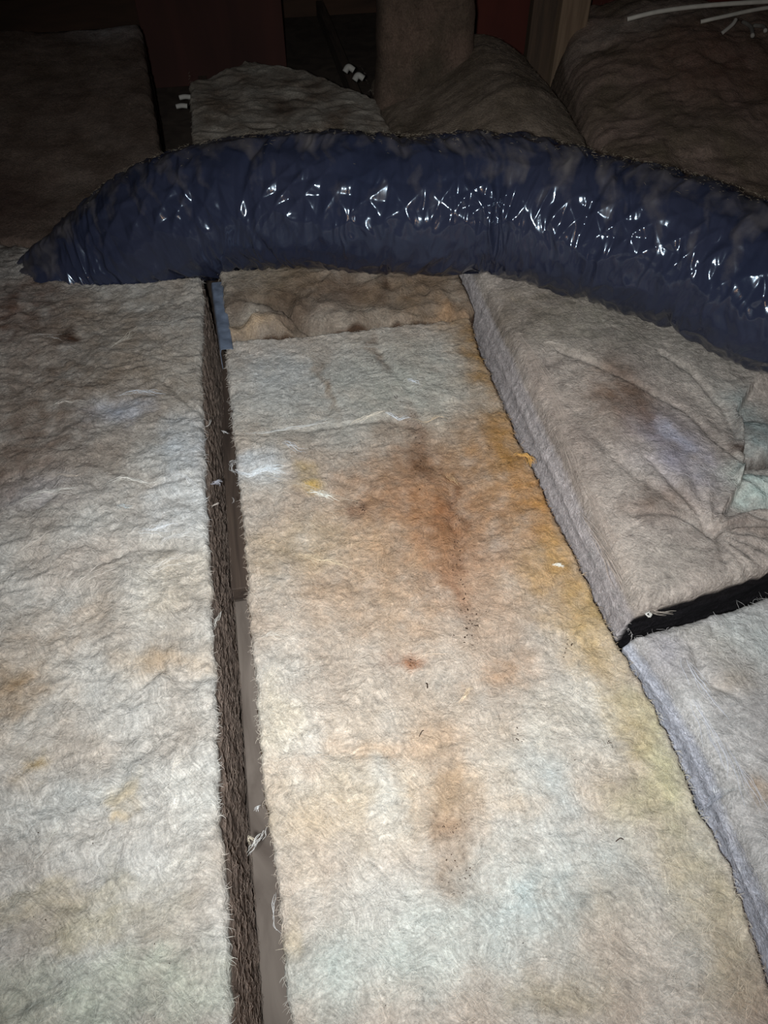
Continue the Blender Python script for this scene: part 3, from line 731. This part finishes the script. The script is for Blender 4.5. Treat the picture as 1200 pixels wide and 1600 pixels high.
# ------------------------------------------------------------------ batt standing on end behind the duct
def standing_batt():
    p0 = at(598, 190, 0.0); p1 = at(715, 150, 0.0)
    base = np.array((p0[0], 2.52, -0.02)); 
    t = thing('insulation_batt', 'batt standing on end behind the duct, left of the reddish board', 'insulation', tuple(base))
    nu, nv = 70, 130
    Wd, Ht, Th = 0.30, 1.25, 0.10
    V = []; C_ = []
    def pt(u, v, f):
        x = Wd * u + 0.02 * math.sin(v * 5) - 0.02
        y = 0.22 * v + 0.03 * math.sin(v * 7 + u * 3) + (Th if f else 0)
        return (x, y, Ht * v)
    u, v = np.meshgrid(np.linspace(0, 1, nu), np.linspace(0, 1, nv))
    ed = np.minimum(np.minimum(u, 1 - u) * Wd, np.minimum(v, 1 - v) * Ht)
    q = np.clip(1 - ed / 0.05, 0, 1); r = 0.05 * (1 - np.sqrt(np.clip(1 - q * q, 0, 1)))
    sag = 0.015 * fbm(u * 3, v * 8, 901, 4) + 0.02 * np.clip(0.15 - np.abs(u - 0.75 + 0.8 * (v - 0.2)), 0, 1)
    X = Wd * u + 0.02 * np.sin(v * 9) + 0.006 * fbm(v * 16, u * 2, 904, 3); Z = Ht * v
    Yf = 0.20 * v + sag + r; Yb = 0.20 * v + Th * 1.2 - r + 0.03
    Vf = np.stack([X, Yf, Z], -1).reshape(-1, 3); Vb = np.stack([X, Yb, Z], -1).reshape(-1, 3)
    idx = np.arange(nu * nv).reshape(nv, nu)
    Qf = np.stack([idx[:-1, :-1], idx[:-1, 1:], idx[1:, 1:], idx[1:, :-1]], -1).reshape(-1, 4)
    Qb = Qf[:, ::-1] + nu * nv
    ring = np.concatenate([idx[0, :-1], idx[:-1, -1], idx[-1, :0:-1], idx[:0:-1, 0]])
    Qr = np.stack([ring, ring + nu * nv, np.roll(ring, -1) + nu * nv, np.roll(ring, -1)], -1)
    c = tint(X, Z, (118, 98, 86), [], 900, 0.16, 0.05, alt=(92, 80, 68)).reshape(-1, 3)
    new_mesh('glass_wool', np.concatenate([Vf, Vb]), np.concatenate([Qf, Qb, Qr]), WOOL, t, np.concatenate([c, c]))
standing_batt()

# ------------------------------------------------------------------ boards and posts at the back
def vpost(px0, px1, pyb, Yd, mat, label, h=1.6, zb=0.0, th=0.04, name='wooden_post'):
    # vertical member whose foot shows at pyb: stand it at depth Yd
    def xat(px, py):
        d = fw + rt * (px - 600) / F - up * (py - 800) / F
        return d * (Yd / d[1]) + np.array(CAM)
    a = xat(px0, pyb); b_ = xat(px1, pyb)
    o = slab(name, a[0], b_[0], Yd, Yd + th, zb, zb + h, mat, bev=0.002)
    return tag(o, label, 'post')
vpost(822, 862, 100, 2.90, WOOD_POST_DARK, 'darker upright wooden post, the left one of the touching pair', zb=BOT, h=2.1)
vpost(863, 905, 110, 2.85, WOOD_POST, 'paler upright wooden post, standing against the darker one', zb=BOT, h=2.1)
o = slab('backing_board', 0.62, 2.6, 3.45, 3.47, BOT, 1.2, RED_BOARD, bev=0.002)
tag(o, 'dark red-brown board behind the pair of wooden posts', 'board')
o = slab('backing_board', -0.33, 0.24, 3.6, 3.62, BOT, 0.45, RED_DIM, bev=0.002)
tag(o, 'very dim red-brown board beyond the middle batt, left of the standing batt', 'board')
o = slab('roof_beam', -3.19, 0.40, 3.35, 3.39, 0.14, 0.32, WOOD_BEAM, bev=0.003)
tag(o, 'dim horizontal brown beam crossing the dark at the top left', 'beam')

# ------------------------------------------------------------------ tubes
def tube(name, pts, r, mat, parent=None, loc=(0, 0, 0), seg=10, samples=60):
    P = np.array(pts, float)
    d = np.r_[0, np.cumsum(np.linalg.norm(np.diff(P, axis=0), axis=1))]
    # Catmull-Rom resample
    t = np.linspace(0, len(P) - 1, samples); out = []
    for tt in t:
        i = min(int(tt), len(P) - 2); f = tt - i
        p0, p1, p2, p3 = P[max(i - 1, 0)], P[i], P[i + 1], P[min(i + 2, len(P) - 1)]
        out.append(0.5 * ((2 * p1) + (-p0 + p2) * f + (2 * p0 - 5 * p1 + 4 * p2 - p3) * f * f + (-p0 + 3 * p1 - 3 * p2 + p3) * f ** 3))
    Q = np.array(out); T = np.gradient(Q, axis=0); T /= np.linalg.norm(T, axis=1, keepdims=True)
    upv = np.array((0, 0.2, 1.0)); A_ = np.cross(T, upv); A_ /= np.linalg.norm(A_, axis=1, keepdims=True); B_ = np.cross(A_, T)
    th = np.linspace(0, 2 * math.pi, seg, endpoint=False)
    V = Q[:, None] + r * (np.cos(th)[None, :, None] * A_[:, None] + np.sin(th)[None, :, None] * B_[:, None])
    n = len(Q); idx = np.arange(n * seg).reshape(n, seg)
    F_ = np.stack([idx[:-1], np.roll(idx, -1, 1)[:-1], np.roll(idx, -1, 1)[1:], idx[1:]], -1).reshape(-1, 4)
    fl = [tuple(int(i) for i in f) for f in F_] + [tuple(range(seg))[::-1], tuple(range((n - 1) * seg, n * seg))]
    return new_mesh(name, V.reshape(-1, 3), fl, mat, parent, loc=loc if parent is None else (0, 0, 0))

def pv(px, py, z): return tuple(at(px, py, z))
c1 = tube('electric_cable', [pv(980, 30, 0.18), pv(1030, 18, 0.20), pv(1100, 9, 0.21), pv(1200, 2, 0.22), pv(1300, -4, 0.22)], 0.007, WHITE_CABLE)
tag(c1, 'upper dusty white cable crossing the top right corner', 'cable')
c2 = tube('electric_cable', [pv(1095, 34, 0.18), pv(1130, 26, 0.19), pv(1200, 12, 0.20), pv(1300, 2, 0.20)], 0.006, WHITE_CABLE)
tag(c2, 'lower dusty white cable, just under its twin at the top right', 'cable')
for (px, py, zz, dxx, lab) in [(293, 152, 0.0, 9, 'small pale crosspiece in the dark gap behind the duct, upper one'),
                          (288, 166, -0.02, 8, 'small pale crosspiece in the dark gap behind the duct, lower one')]:
    p = at(px - 4, py, zz)
    t = tube('crosspiece', [(p[0] - 0.018, p[1], p[2]), (p[0], p[1], p[2] + 0.002), (p[0] + 0.018, p[1] - 0.002, p[2])], 0.0075, BRACE, samples=8)
    tag(t, lab, 'crosspiece')
for (px, py, zz, lab) in [(563, 125, 0.0, 'pale rounded scrap in the dark cleft beside the standing batt'), (548, 112, 0.01, 'smaller pale scrap just above the rounded scrap in the cleft')]:
    p = at(px, py, zz)
    t = tube('scrap', [(p[0] - 0.02, p[1], p[2]), (p[0] - 0.006, p[1] + 0.01, p[2] + 0.012), (p[0] + 0.012, p[1] + 0.004, p[2] + 0.002)], 0.010, BRACE, samples=14)
    tag(t, lab, 'scrap')

# ------------------------------------------------------------------ galvanised plate in the left gap
def plate():
    zt = 0.018
    a0, a1 = at(328, 425, zt), at(345, 546, zt); b1 = at(364, 545, zt)
    wd = b1[0] - a1[0]
    base = np.array(((a1[0] + b1[0]) / 2, 1.5, BOT))
    t = thing('metal_strap', 'bluish galvanised steel strap in the left gap, just below the duct', 'strap', tuple(base))
    n = 40; V = []; Fq = []
    prof = ((-0.004, -0.050), (-0.003, -0.010), (0.0, -0.001), (0.003, 0.0), (wd - 0.004, -0.001), (wd, -0.003))
    for i in range(n + 1):
        f = i / n; y = a1[1] + (1.62 - a1[1]) * f
        x = np.interp(y, [a1[1], a0[1]], [a1[0], a0[0]])
        for dx, dz in prof:
            V.append((x + dx, y, zt - 0.012 * f + dz + 0.0008 * math.sin(f * 23 + dx * 90)))
    k = len(prof)
    for i in range(n):
        for c in range(k - 1):
            q = i * k + c; Fq.append((q, q + 1, q + k + 1, q + k))
    o = new_mesh('strap_plate', np.array(V) - base, Fq, GALV, t, smooth=False)
    m = o.modifiers.new('gauge', 'SOLIDIFY'); m.thickness = 0.0012
plate()

# ------------------------------------------------------------------ the duct
def duct():
    R = DUCT_R
    ctr = DUCT_PATH
    P = np.array(ctr)
    n = 1000; t = np.linspace(0, len(P) - 1, 3000); out = []
    i = np.minimum(t.astype(int), len(P) - 2); f = (t - i)[:, None]
    p0, p1, p2, p3 = P[np.maximum(i - 1, 0)], P[i], P[i + 1], P[np.minimum(i + 2, len(P) - 1)]
    Q = 0.5 * ((2 * p1) + (-p0 + p2) * f + (2 * p0 - 5 * p1 + 4 * p2 - p3) * f * f + (-p0 + 3 * p1 - 3 * p2 + p3) * f ** 3)
    d = np.r_[0, np.cumsum(np.linalg.norm(np.diff(Q, axis=0), axis=1))]
    s = np.linspace(0, d[-1], n)
    Q = np.stack([np.interp(s, d, Q[:, k]) for k in range(3)], -1)
    ker = np.ones(25) / 25
    Qp = np.pad(Q, ((12, 12), (0, 0)), mode='edge'); Qs = np.stack([np.convolve(Qp[:, k], ker, 'valid') for k in range(3)], -1)
    Q[12:-12] = Qs[12:-12]
    T = np.gradient(Q, axis=0); T /= np.linalg.norm(T, axis=1, keepdims=True)
    A_ = np.cross(T, (0, 0, 1.0)); A_ /= np.linalg.norm(A_, axis=1, keepdims=True)      # faces the viewer side
    B_ = np.cross(A_, T)
    m = 300; th = np.linspace(0, 2 * math.pi, m, endpoint=False)
    SS, TH = np.meshgrid(s, th, indexing='ij')
    # periodic-safe coordinates round the tube: use angle away from the underside seam
    ph = np.abs(((TH + math.pi / 2) % (2 * math.pi)) - 0.0)
    a = TH - math.pi / 2                         # 0 on top
    a = (a + math.pi) % (2 * math.pi) - math.pi
    lean = SS + 0.030 * np.sin(a * 1.3 + 2.0 * perlin(SS * 3, 0.5, 55)) + 0.03 * fbm(SS * 6, a * 1.2, 56, 3)
    # gathers: sharp pleats that run round the tube
    g1 = 1 - np.abs(perlin(lean * 21, a * 0.8 + 3, 57)) * 2.2
    g2 = 1 - np.abs(perlin(lean * 40 + 9, a * 1.5 + 8, 58)) * 2.2
    g3 = 1 - np.abs(perlin(lean * 10 + 2, a * 2.2 + 1, 59)) * 2.0
    amp = 0.5 + 0.7 * np.clip(fbm(SS * 5, a * 0.8, 60, 2) + 0.4, 0, 1)
    disp = 0.0055 * np.clip(g1, -1, 1) * amp + 0.0030 * np.clip(g2, -1, 1) * amp + 0.0035 * np.clip(g3, -1, 1)
    # zigzag creases along the middle of each side, where the film is slack
    wob = 0.6 * perlin(SS * 8, a * 0.6, 63)
    za = np.abs(((SS * 14 + 1.5 * a + wob) % 1.0) - 0.5) * 2
    zb = np.abs(((SS * 17 - 1.9 * a - 1.5 * wob + 0.37) % 1.0) - 0.5) * 2
    slack = np.exp(-((np.abs(a) - 1.0) / 0.42) ** 2)
    disp = disp * (1 - 0.55 * slack) + 0.0085 * (np.maximum(za, zb) - 0.6) * slack
    g4 = 1 - np.abs(perlin(lean * 75 + 4, a * 2.4 + 2, 66)) * 2.4
    disp = disp + 0.0006 * np.clip(g4, -1, 1) * amp + 0.0003 * fbm(lean * 70, a * 5, 61, 2) - 0.003
    # tight gathers where the inner wire rings pull the jacket in
    for (sx, dd, wdt) in ((0.73, 0.010, 0.010), (1.02, 0.009, 0.010), (1.23, 0.012, 0.012), (1.46, 0.008, 0.010), (1.70, 0.012, 0.014), (1.90, 0.010, 0.012), (0.45, 0.008, 0.012)):
        c0 = sx + 0.02 * np.sin(a * 2 + sx * 9)
        disp = disp - dd * np.exp(-((SS - c0) / wdt) ** 2) * (0.6 + 0.4 * np.sin(a * 3 + sx * 20))
    rr = R + disp
    rr = rr * (0.70 + 0.30 * np.clip(SS / 0.10, 0, 1) ** 0.5)        # the jacket narrows where it dives between the batts
    V = Q[:, None] + rr[..., None] * (np.cos(TH)[..., None] * A_[:, None] + np.sin(TH)[..., None] * B_[:, None] * 1.0)
    Nz = np.sin(TH)
    dust = 0.34 * np.clip(Nz, 0, 1) ** 1.2 + 0.55 * fbm(lean * 22, a * 1.2, 65, 3) * np.clip(Nz + 0.35, 0, 1) - 0.02
    dust = dust + 0.35 * np.clip(Nz - 0.9, 0, 1) * 10 * 0.3
    idx = np.arange(n * m).reshape(n, m)
    Fq = np.stack([idx[:-1], idx[1:], np.roll(idx, -1, 1)[1:], np.roll(idx, -1, 1)[:-1]], -1).reshape(-1, 4)
    base = np.array((0.25, 1.6, 0.0))
    root = thing('insulated_duct', 'fat glossy blue-black flexible duct lying across the insulation batts', 'duct', tuple(base))
    c = np.repeat(dust.reshape(-1, 1), 3, axis=1)
    o = new_mesh('duct_jacket', V.reshape(-1, 3) - base, Fq, DUCT, root, c)
    return root, Q, A_, B_, R
DUCTROOT, DQ, DA, DB, DR = duct()
# dusty fluff caught along the crest of the duct
rng = np.random.default_rng(77)
n = 1500
ii = rng.integers(150, len(DQ) - 10, n); aa = rng.normal(math.pi / 2 + 0.25, 0.22, n)
ctr = DQ[ii] + (DR + 0.004) * (np.cos(aa)[:, None] * DA[ii] + np.sin(aa)[:, None] * DB[ii])
dirn = rng.normal(0, 1, (n, 3)); dirn[:, 2] = np.abs(dirn[:, 2]) * 0.5; dirn /= np.linalg.norm(dirn, axis=1, keepdims=True)
Ln = rng.uniform(0.003, 0.010, n)
Pf = np.stack([ctr + dirn * (Ln * t_)[:, None] + np.array((0, 0, -0.3)) * (Ln * t_ * t_)[:, None] for t_ in np.linspace(0, 1, 5)], axis=1)
cc = lin((150, 138, 120))[None] * rng.uniform(0.5, 1.2, (n, 1))
ribbons(Pf, 'dusty_fluff', cc, rng.uniform(0.0002, 0.0004, n), DUCTROOT, np.array(DUCTROOT.location))

# ------------------------------------------------------------------ torn wisps and curls
A.tuft([(20, 790), (60, 775), (120, 770)], 14, (240, 236, 228), seed=1)
for k, (p, n_, cl, sp) in enumerate([
    ([(75, 638), (105, 630), (135, 626)], 8, (214, 206, 196), 0.004), ([(170, 545), (200, 530), (218, 515)], 10, (206, 198, 186), 0.003),
    ([(45, 527), (75, 525), (95, 528)], 8, (200, 192, 186), 0.003), ([(160, 470), (200, 468), (260, 466), (300, 460)], 8, (160, 150, 138), 0.003),
    ([(180, 620), (215, 610), (255, 614)], 12, (226, 232, 242), 0.004), ([(165, 762), (190, 750), (215, 752), (240, 760), (255, 750)], 16, (246, 240, 232), 0.003),
    ([(265, 748), (290, 750), (308, 765)], 12, (244, 244, 244), 0.004), ([(210, 830), (240, 828), (270, 822)], 18, (246, 248, 252), 0.005),
    ([(240, 850), (265, 840), (300, 835)], 12, (244, 240, 236), 0.005), ([(178, 792), (200, 794)], 8, (232, 244, 250), 0.003),
    ([(100, 1270), (75, 1310), (50, 1350)], 8, (244, 240, 230), 0.002), ([(85, 745), (110, 748), (130, 746)], 8, (214, 200, 186), 0.003),
    ([(265, 1210), (275, 1190), (290, 1180)], 6, (240, 232, 220), 0.003), ([(100, 930), (140, 905), (180, 880)], 10, (240, 230, 220), 0.006),
    ([(210, 880), (240, 890), (290, 865)], 12, (240, 234, 226), 0.006), ([(20, 870), (50, 850), (90, 830)], 10, (220, 210, 200), 0.006)]):
    A.tuft(p, n_, cl, sp, seed=20 + k)
for k, (p, n_, cl, sp, wd) in enumerate([
    ([(375, 678), (420, 676), (450, 668), (480, 664), (520, 655)], 10, (226, 226, 224), 0.002, 0.0003), ([(545, 662), (575, 652), (604, 643)], 14, (232, 222, 206), 0.0015, 0.0004),
    ([(600, 645), (625, 655), (640, 652)], 10, (226, 230, 236), 0.002, 0.0004), ([(640, 652), (665, 660), (685, 650), (700, 655)], 8, (222, 200, 172), 0.002, 0.0003),
    ([(368, 738), (390, 745), (415, 735), (440, 735)], 34, (240, 246, 252), 0.004, 0.0004), ([(440, 690), (455, 700), (475, 706)], 12, (228, 232, 240), 0.003, 0.0003),
    ([(480, 768), (500, 772), (525, 780)], 18, (248, 244, 232), 0.003, 0.0004), ([(635, 596), (655, 602)], 10, (224, 228, 236), 0.002, 0.0004),
    ([(404, 742), (450, 756), (520, 775), (560, 785)], 8, (226, 212, 194), 0.003, 0.0003), ([(530, 545), (560, 542), (600, 540)], 8, (190, 184, 176), 0.003, 0.0003),
    ([(460, 860), (500, 872), (545, 880)], 12, (240, 220, 188), 0.004, 0.0003), ([(862, 884), (872, 886), (880, 885)], 16, (250, 246, 236), 0.0015, 0.0004),
    ([(718, 1100), (728, 1085), (738, 1070)], 14, (236, 214, 186), 0.0015, 0.0004), ([(800, 712), (815, 710), (828, 716), (830, 728)], 34, (226, 176, 104), 0.003, 0.0005),
    ([(590, 535), (620, 530), (650, 534)], 6, (190, 180, 168), 0.003, 0.0003), ([(690, 738), (700, 742), (715, 760)], 10, (214, 180, 140), 0.003, 0.0003),
    ([(400, 1000), (420, 990), (450, 995)], 10, (240, 232, 220), 0.004, 0.0003), ([(600, 1010), (640, 1030), (690, 1020)], 8, (230, 208, 186), 0.005, 0.0003)]):
    B.tuft(p, n_, cl, sp, wd, seed=60 + k)
# strands that hang over the gap
B.tuft([(372, 742), (362, 735), (360, 722), (372, 718)], 9, (214, 214, 214), 0.002, 0.0004, 90, z=-0.01, curl=0.003)
B.tuft([(420, 1290), (405, 1308), (398, 1318), (388, 1336)], 12, (226, 224, 220), 0.002, 0.00045, 91, z=-0.02, curl=0.003)
B.tuft([(392, 1322), (387, 1312), (390, 1306), (396, 1312), (394, 1322)], 5, (206, 196, 176), 0.001, 0.0005, 92, z=-0.02, curl=0.0015)
B.tuft([(432, 1395), (426, 1412), (427, 1445), (440, 1462)], 4, (220, 220, 220), 0.001, 0.00035, 93, z=-0.02, curl=0.002)
B.tuft([(412, 1258), (402, 1262), (400, 1268)], 8, (236, 236, 236), 0.0015, 0.0004, 94, z=-0.02, curl=0.001)
A.tuft([(352, 950), (340, 968), (332, 985)], 10, (226, 222, 214), 0.002, 0.0004, 95, z=-0.02, curl=0.003)
A.tuft([(330, 755), (340, 752), (346, 756)], 16, (196, 196, 206), 0.002, 0.0005, 96, z=-0.03, curl=0.003)
A.tuft([(346, 672), (352, 675), (358, 679)], 10, (206, 204, 204), 0.0012, 0.0004, 97, z=-0.03, curl=0.001)
A.tuft([(328, 792), (337, 787), (345, 784)], 6, (200, 190, 180), 0.001, 0.0004, 98, z=-0.03, curl=0.001)
A.tuft([(362, 776), (366, 782), (363, 789)], 5, (190, 184, 180), 0.001, 0.0004, 99, z=-0.03, curl=0.001)
A.tuft([(318, 670), (328, 664), (330, 655)], 6, (200, 196, 190), 0.001, 0.0004, 89, z=-0.015, curl=0.001)
C.tuft([(988, 945), (1005, 950), (1025, 958), (1050, 958)], 9, (180, 170, 160), 0.002, 0.0004, 120, z=-0.005, curl=0.003)
C.tuft([(1014, 956), (1018, 960), (1014, 964), (1010, 960), (1014, 956)], 10, (240, 238, 232), 0.0010, 0.0005, 121, z=0.0, curl=0.0005)
C.tuft([(845, 550), (865, 552), (880, 556)], 8, (220, 208, 196), 0.001, 0.0004, 122)
C.tuft([(800, 470), (798, 478), (808, 480)], 12, (180, 166, 150), 0.002, 0.0004, 123)
for k, p in enumerate([[(830, 570), (860, 620), (890, 690)], [(850, 640), (880, 700), (900, 760)], [(890, 730), (930, 800), (960, 870)], [(900, 800), (940, 870), (975, 930)], [(800, 520), (825, 560), (850, 610)]]):
    C.tuft(p, 26, (206, 190, 178), 0.007, 0.0003, 130 + k)
for k, p in enumerate([[(1080, 1090), (1110, 1150), (1140, 1210)], [(1060, 1020), (1090, 1070), (1120, 1110)], [(1110, 1120), (1150, 1190), (1190, 1270)]]):
    D.tuft(p, 9, (220, 222, 232), 0.006, 0.0003, 140 + k)

# ------------------------------------------------------------------ dirt flecks
def fleck(px, py, r, hfun, rng):
    p = at(px, py); z = float(hfun(np.array([p[0]]), np.array([p[1]]))[0]) + r * 0.4
    V = []; a0 = rng.uniform(0, 6.28); el = rng.uniform(1.0, 2.4)
    for k in range(6):
        a = k * math.pi / 3
        x, y = el * math.cos(a) * r, math.sin(a) * r * 0.8
        V.append((p[0] + x * math.cos(a0) - y * math.sin(a0), p[1] + x * math.sin(a0) + y * math.cos(a0), z + rng.normal(0, r * 0.2)))
    V.append((p[0], p[1], z + r * 0.6)); V.append((p[0], p[1], z - r * 0.6))
    Fc = [(k, (k + 1) % 6, 6) for k in range(6)] + [((k + 1) % 6, k, 7) for k in range(6)]
    return V, Fc
def flecks(name, spots, hfun, label, seed):
    rng = np.random.default_rng(seed); V = []; Fc = []
    for (px, py, sx, sy, n, r) in spots:
        for i in range(n):
            v, f = fleck(px + rng.normal(0, sx), py + rng.normal(0, sy), r * rng.uniform(0.5, 1.3), hfun, rng)
            Fc += [tuple(i_ + len(V) for i_ in t) for t in f]; V += v
    V = np.array(V); base = V.mean(axis=0)
    o = new_mesh(name, V, Fc, DIRT, None, loc=tuple(base), smooth=False)
    return tag(o, label, 'dirt', kind='stuff')
flecks('dirt_specks', [(588, 572, 12, 12, 26, 0.0009), (650, 665, 5, 22, 26, 0.0009), (655, 735, 3, 12, 12, 0.0011), (620, 625, 3, 6, 6, 0.001),
                       (715, 850, 5, 30, 26, 0.001), (735, 975, 11, 16, 34, 0.0011), (722, 930, 4, 10, 8, 0.001), (565, 797, 6, 6, 16, 0.001), (882, 1010, 6, 8, 10, 0.0009),
                       (808, 1155, 6, 8, 12, 0.0009), (960, 1160, 6, 4, 5, 0.0009), (640, 1032, 6, 4, 6, 0.0009), (710, 1290, 12, 8, 12, 0.0008), (710, 1360, 12, 14, 14, 0.0008),
                       (700, 1100, 200, 200, 40, 0.0005), (650, 1450, 150, 80, 20, 0.0005)], B.H, 'fine dark dirt specks scattered on the stained central batt', 5)
flecks('dirt_specks', [(170, 1150, 90, 200, 34, 0.0006), (315, 1350, 1, 1, 1, 0.0012), (84, 1112, 1, 3, 3, 0.0007), (105, 524, 5, 3, 12, 0.0012)], A.H, 'few dark dirt specks on the cream left batt', 6)
def twig(px, py, px2, py2, label, r=0.0006):
    p = at(px, py); q = at(px2, py2)
    zp = float(B.H(np.array([p[0]]), np.array([p[1]]))[0]); zq = float(B.H(np.array([q[0]]), np.array([q[1]]))[0])
    m = (p + q) / 2
    t = tube('twig', [(p[0], p[1], zp + 0.001), (m[0] + 0.001, m[1] + 0.002, (zp + zq) / 2 + 0.003), (q[0], q[1], zq + 0.001)], r, DIRT, seg=6, samples=10)
    tag(t, label, 'twig')
twig(962, 1315, 974, 1312, 'tiny dark twig on the pale lower right of the stained batt')
twig(666, 1066, 668, 1074, 'short reddish-brown splinter in the middle of the stained batt', 0.0009)
twig(655, 1150, 662, 1140, 'short dark splinter above the brown lower stain', 0.0006)

for k, (x0, y0, x1, y1, lab) in enumerate([(1128, 52, 1150, 30, 'short pale stick leaning left in the debris at the top right corner'), (1160, 34, 1176, 56, 'short pale stick leaning right in the debris at the top right corner'),
                                           (1178, 40, 1196, 48, 'flattest of the pale sticks in the debris at the top right corner')]):
    p, q = at(x0, y0, 0.17), at(x1, y1, 0.20)
    t = tube('stick', [tuple(p), tuple((p + q) / 2 + np.array((0.01, 0, 0.004))), tuple(q)], 0.006, BRACE, seg=8, samples=12)
    tag(t, lab, 'stick', 'sticks in the debris')
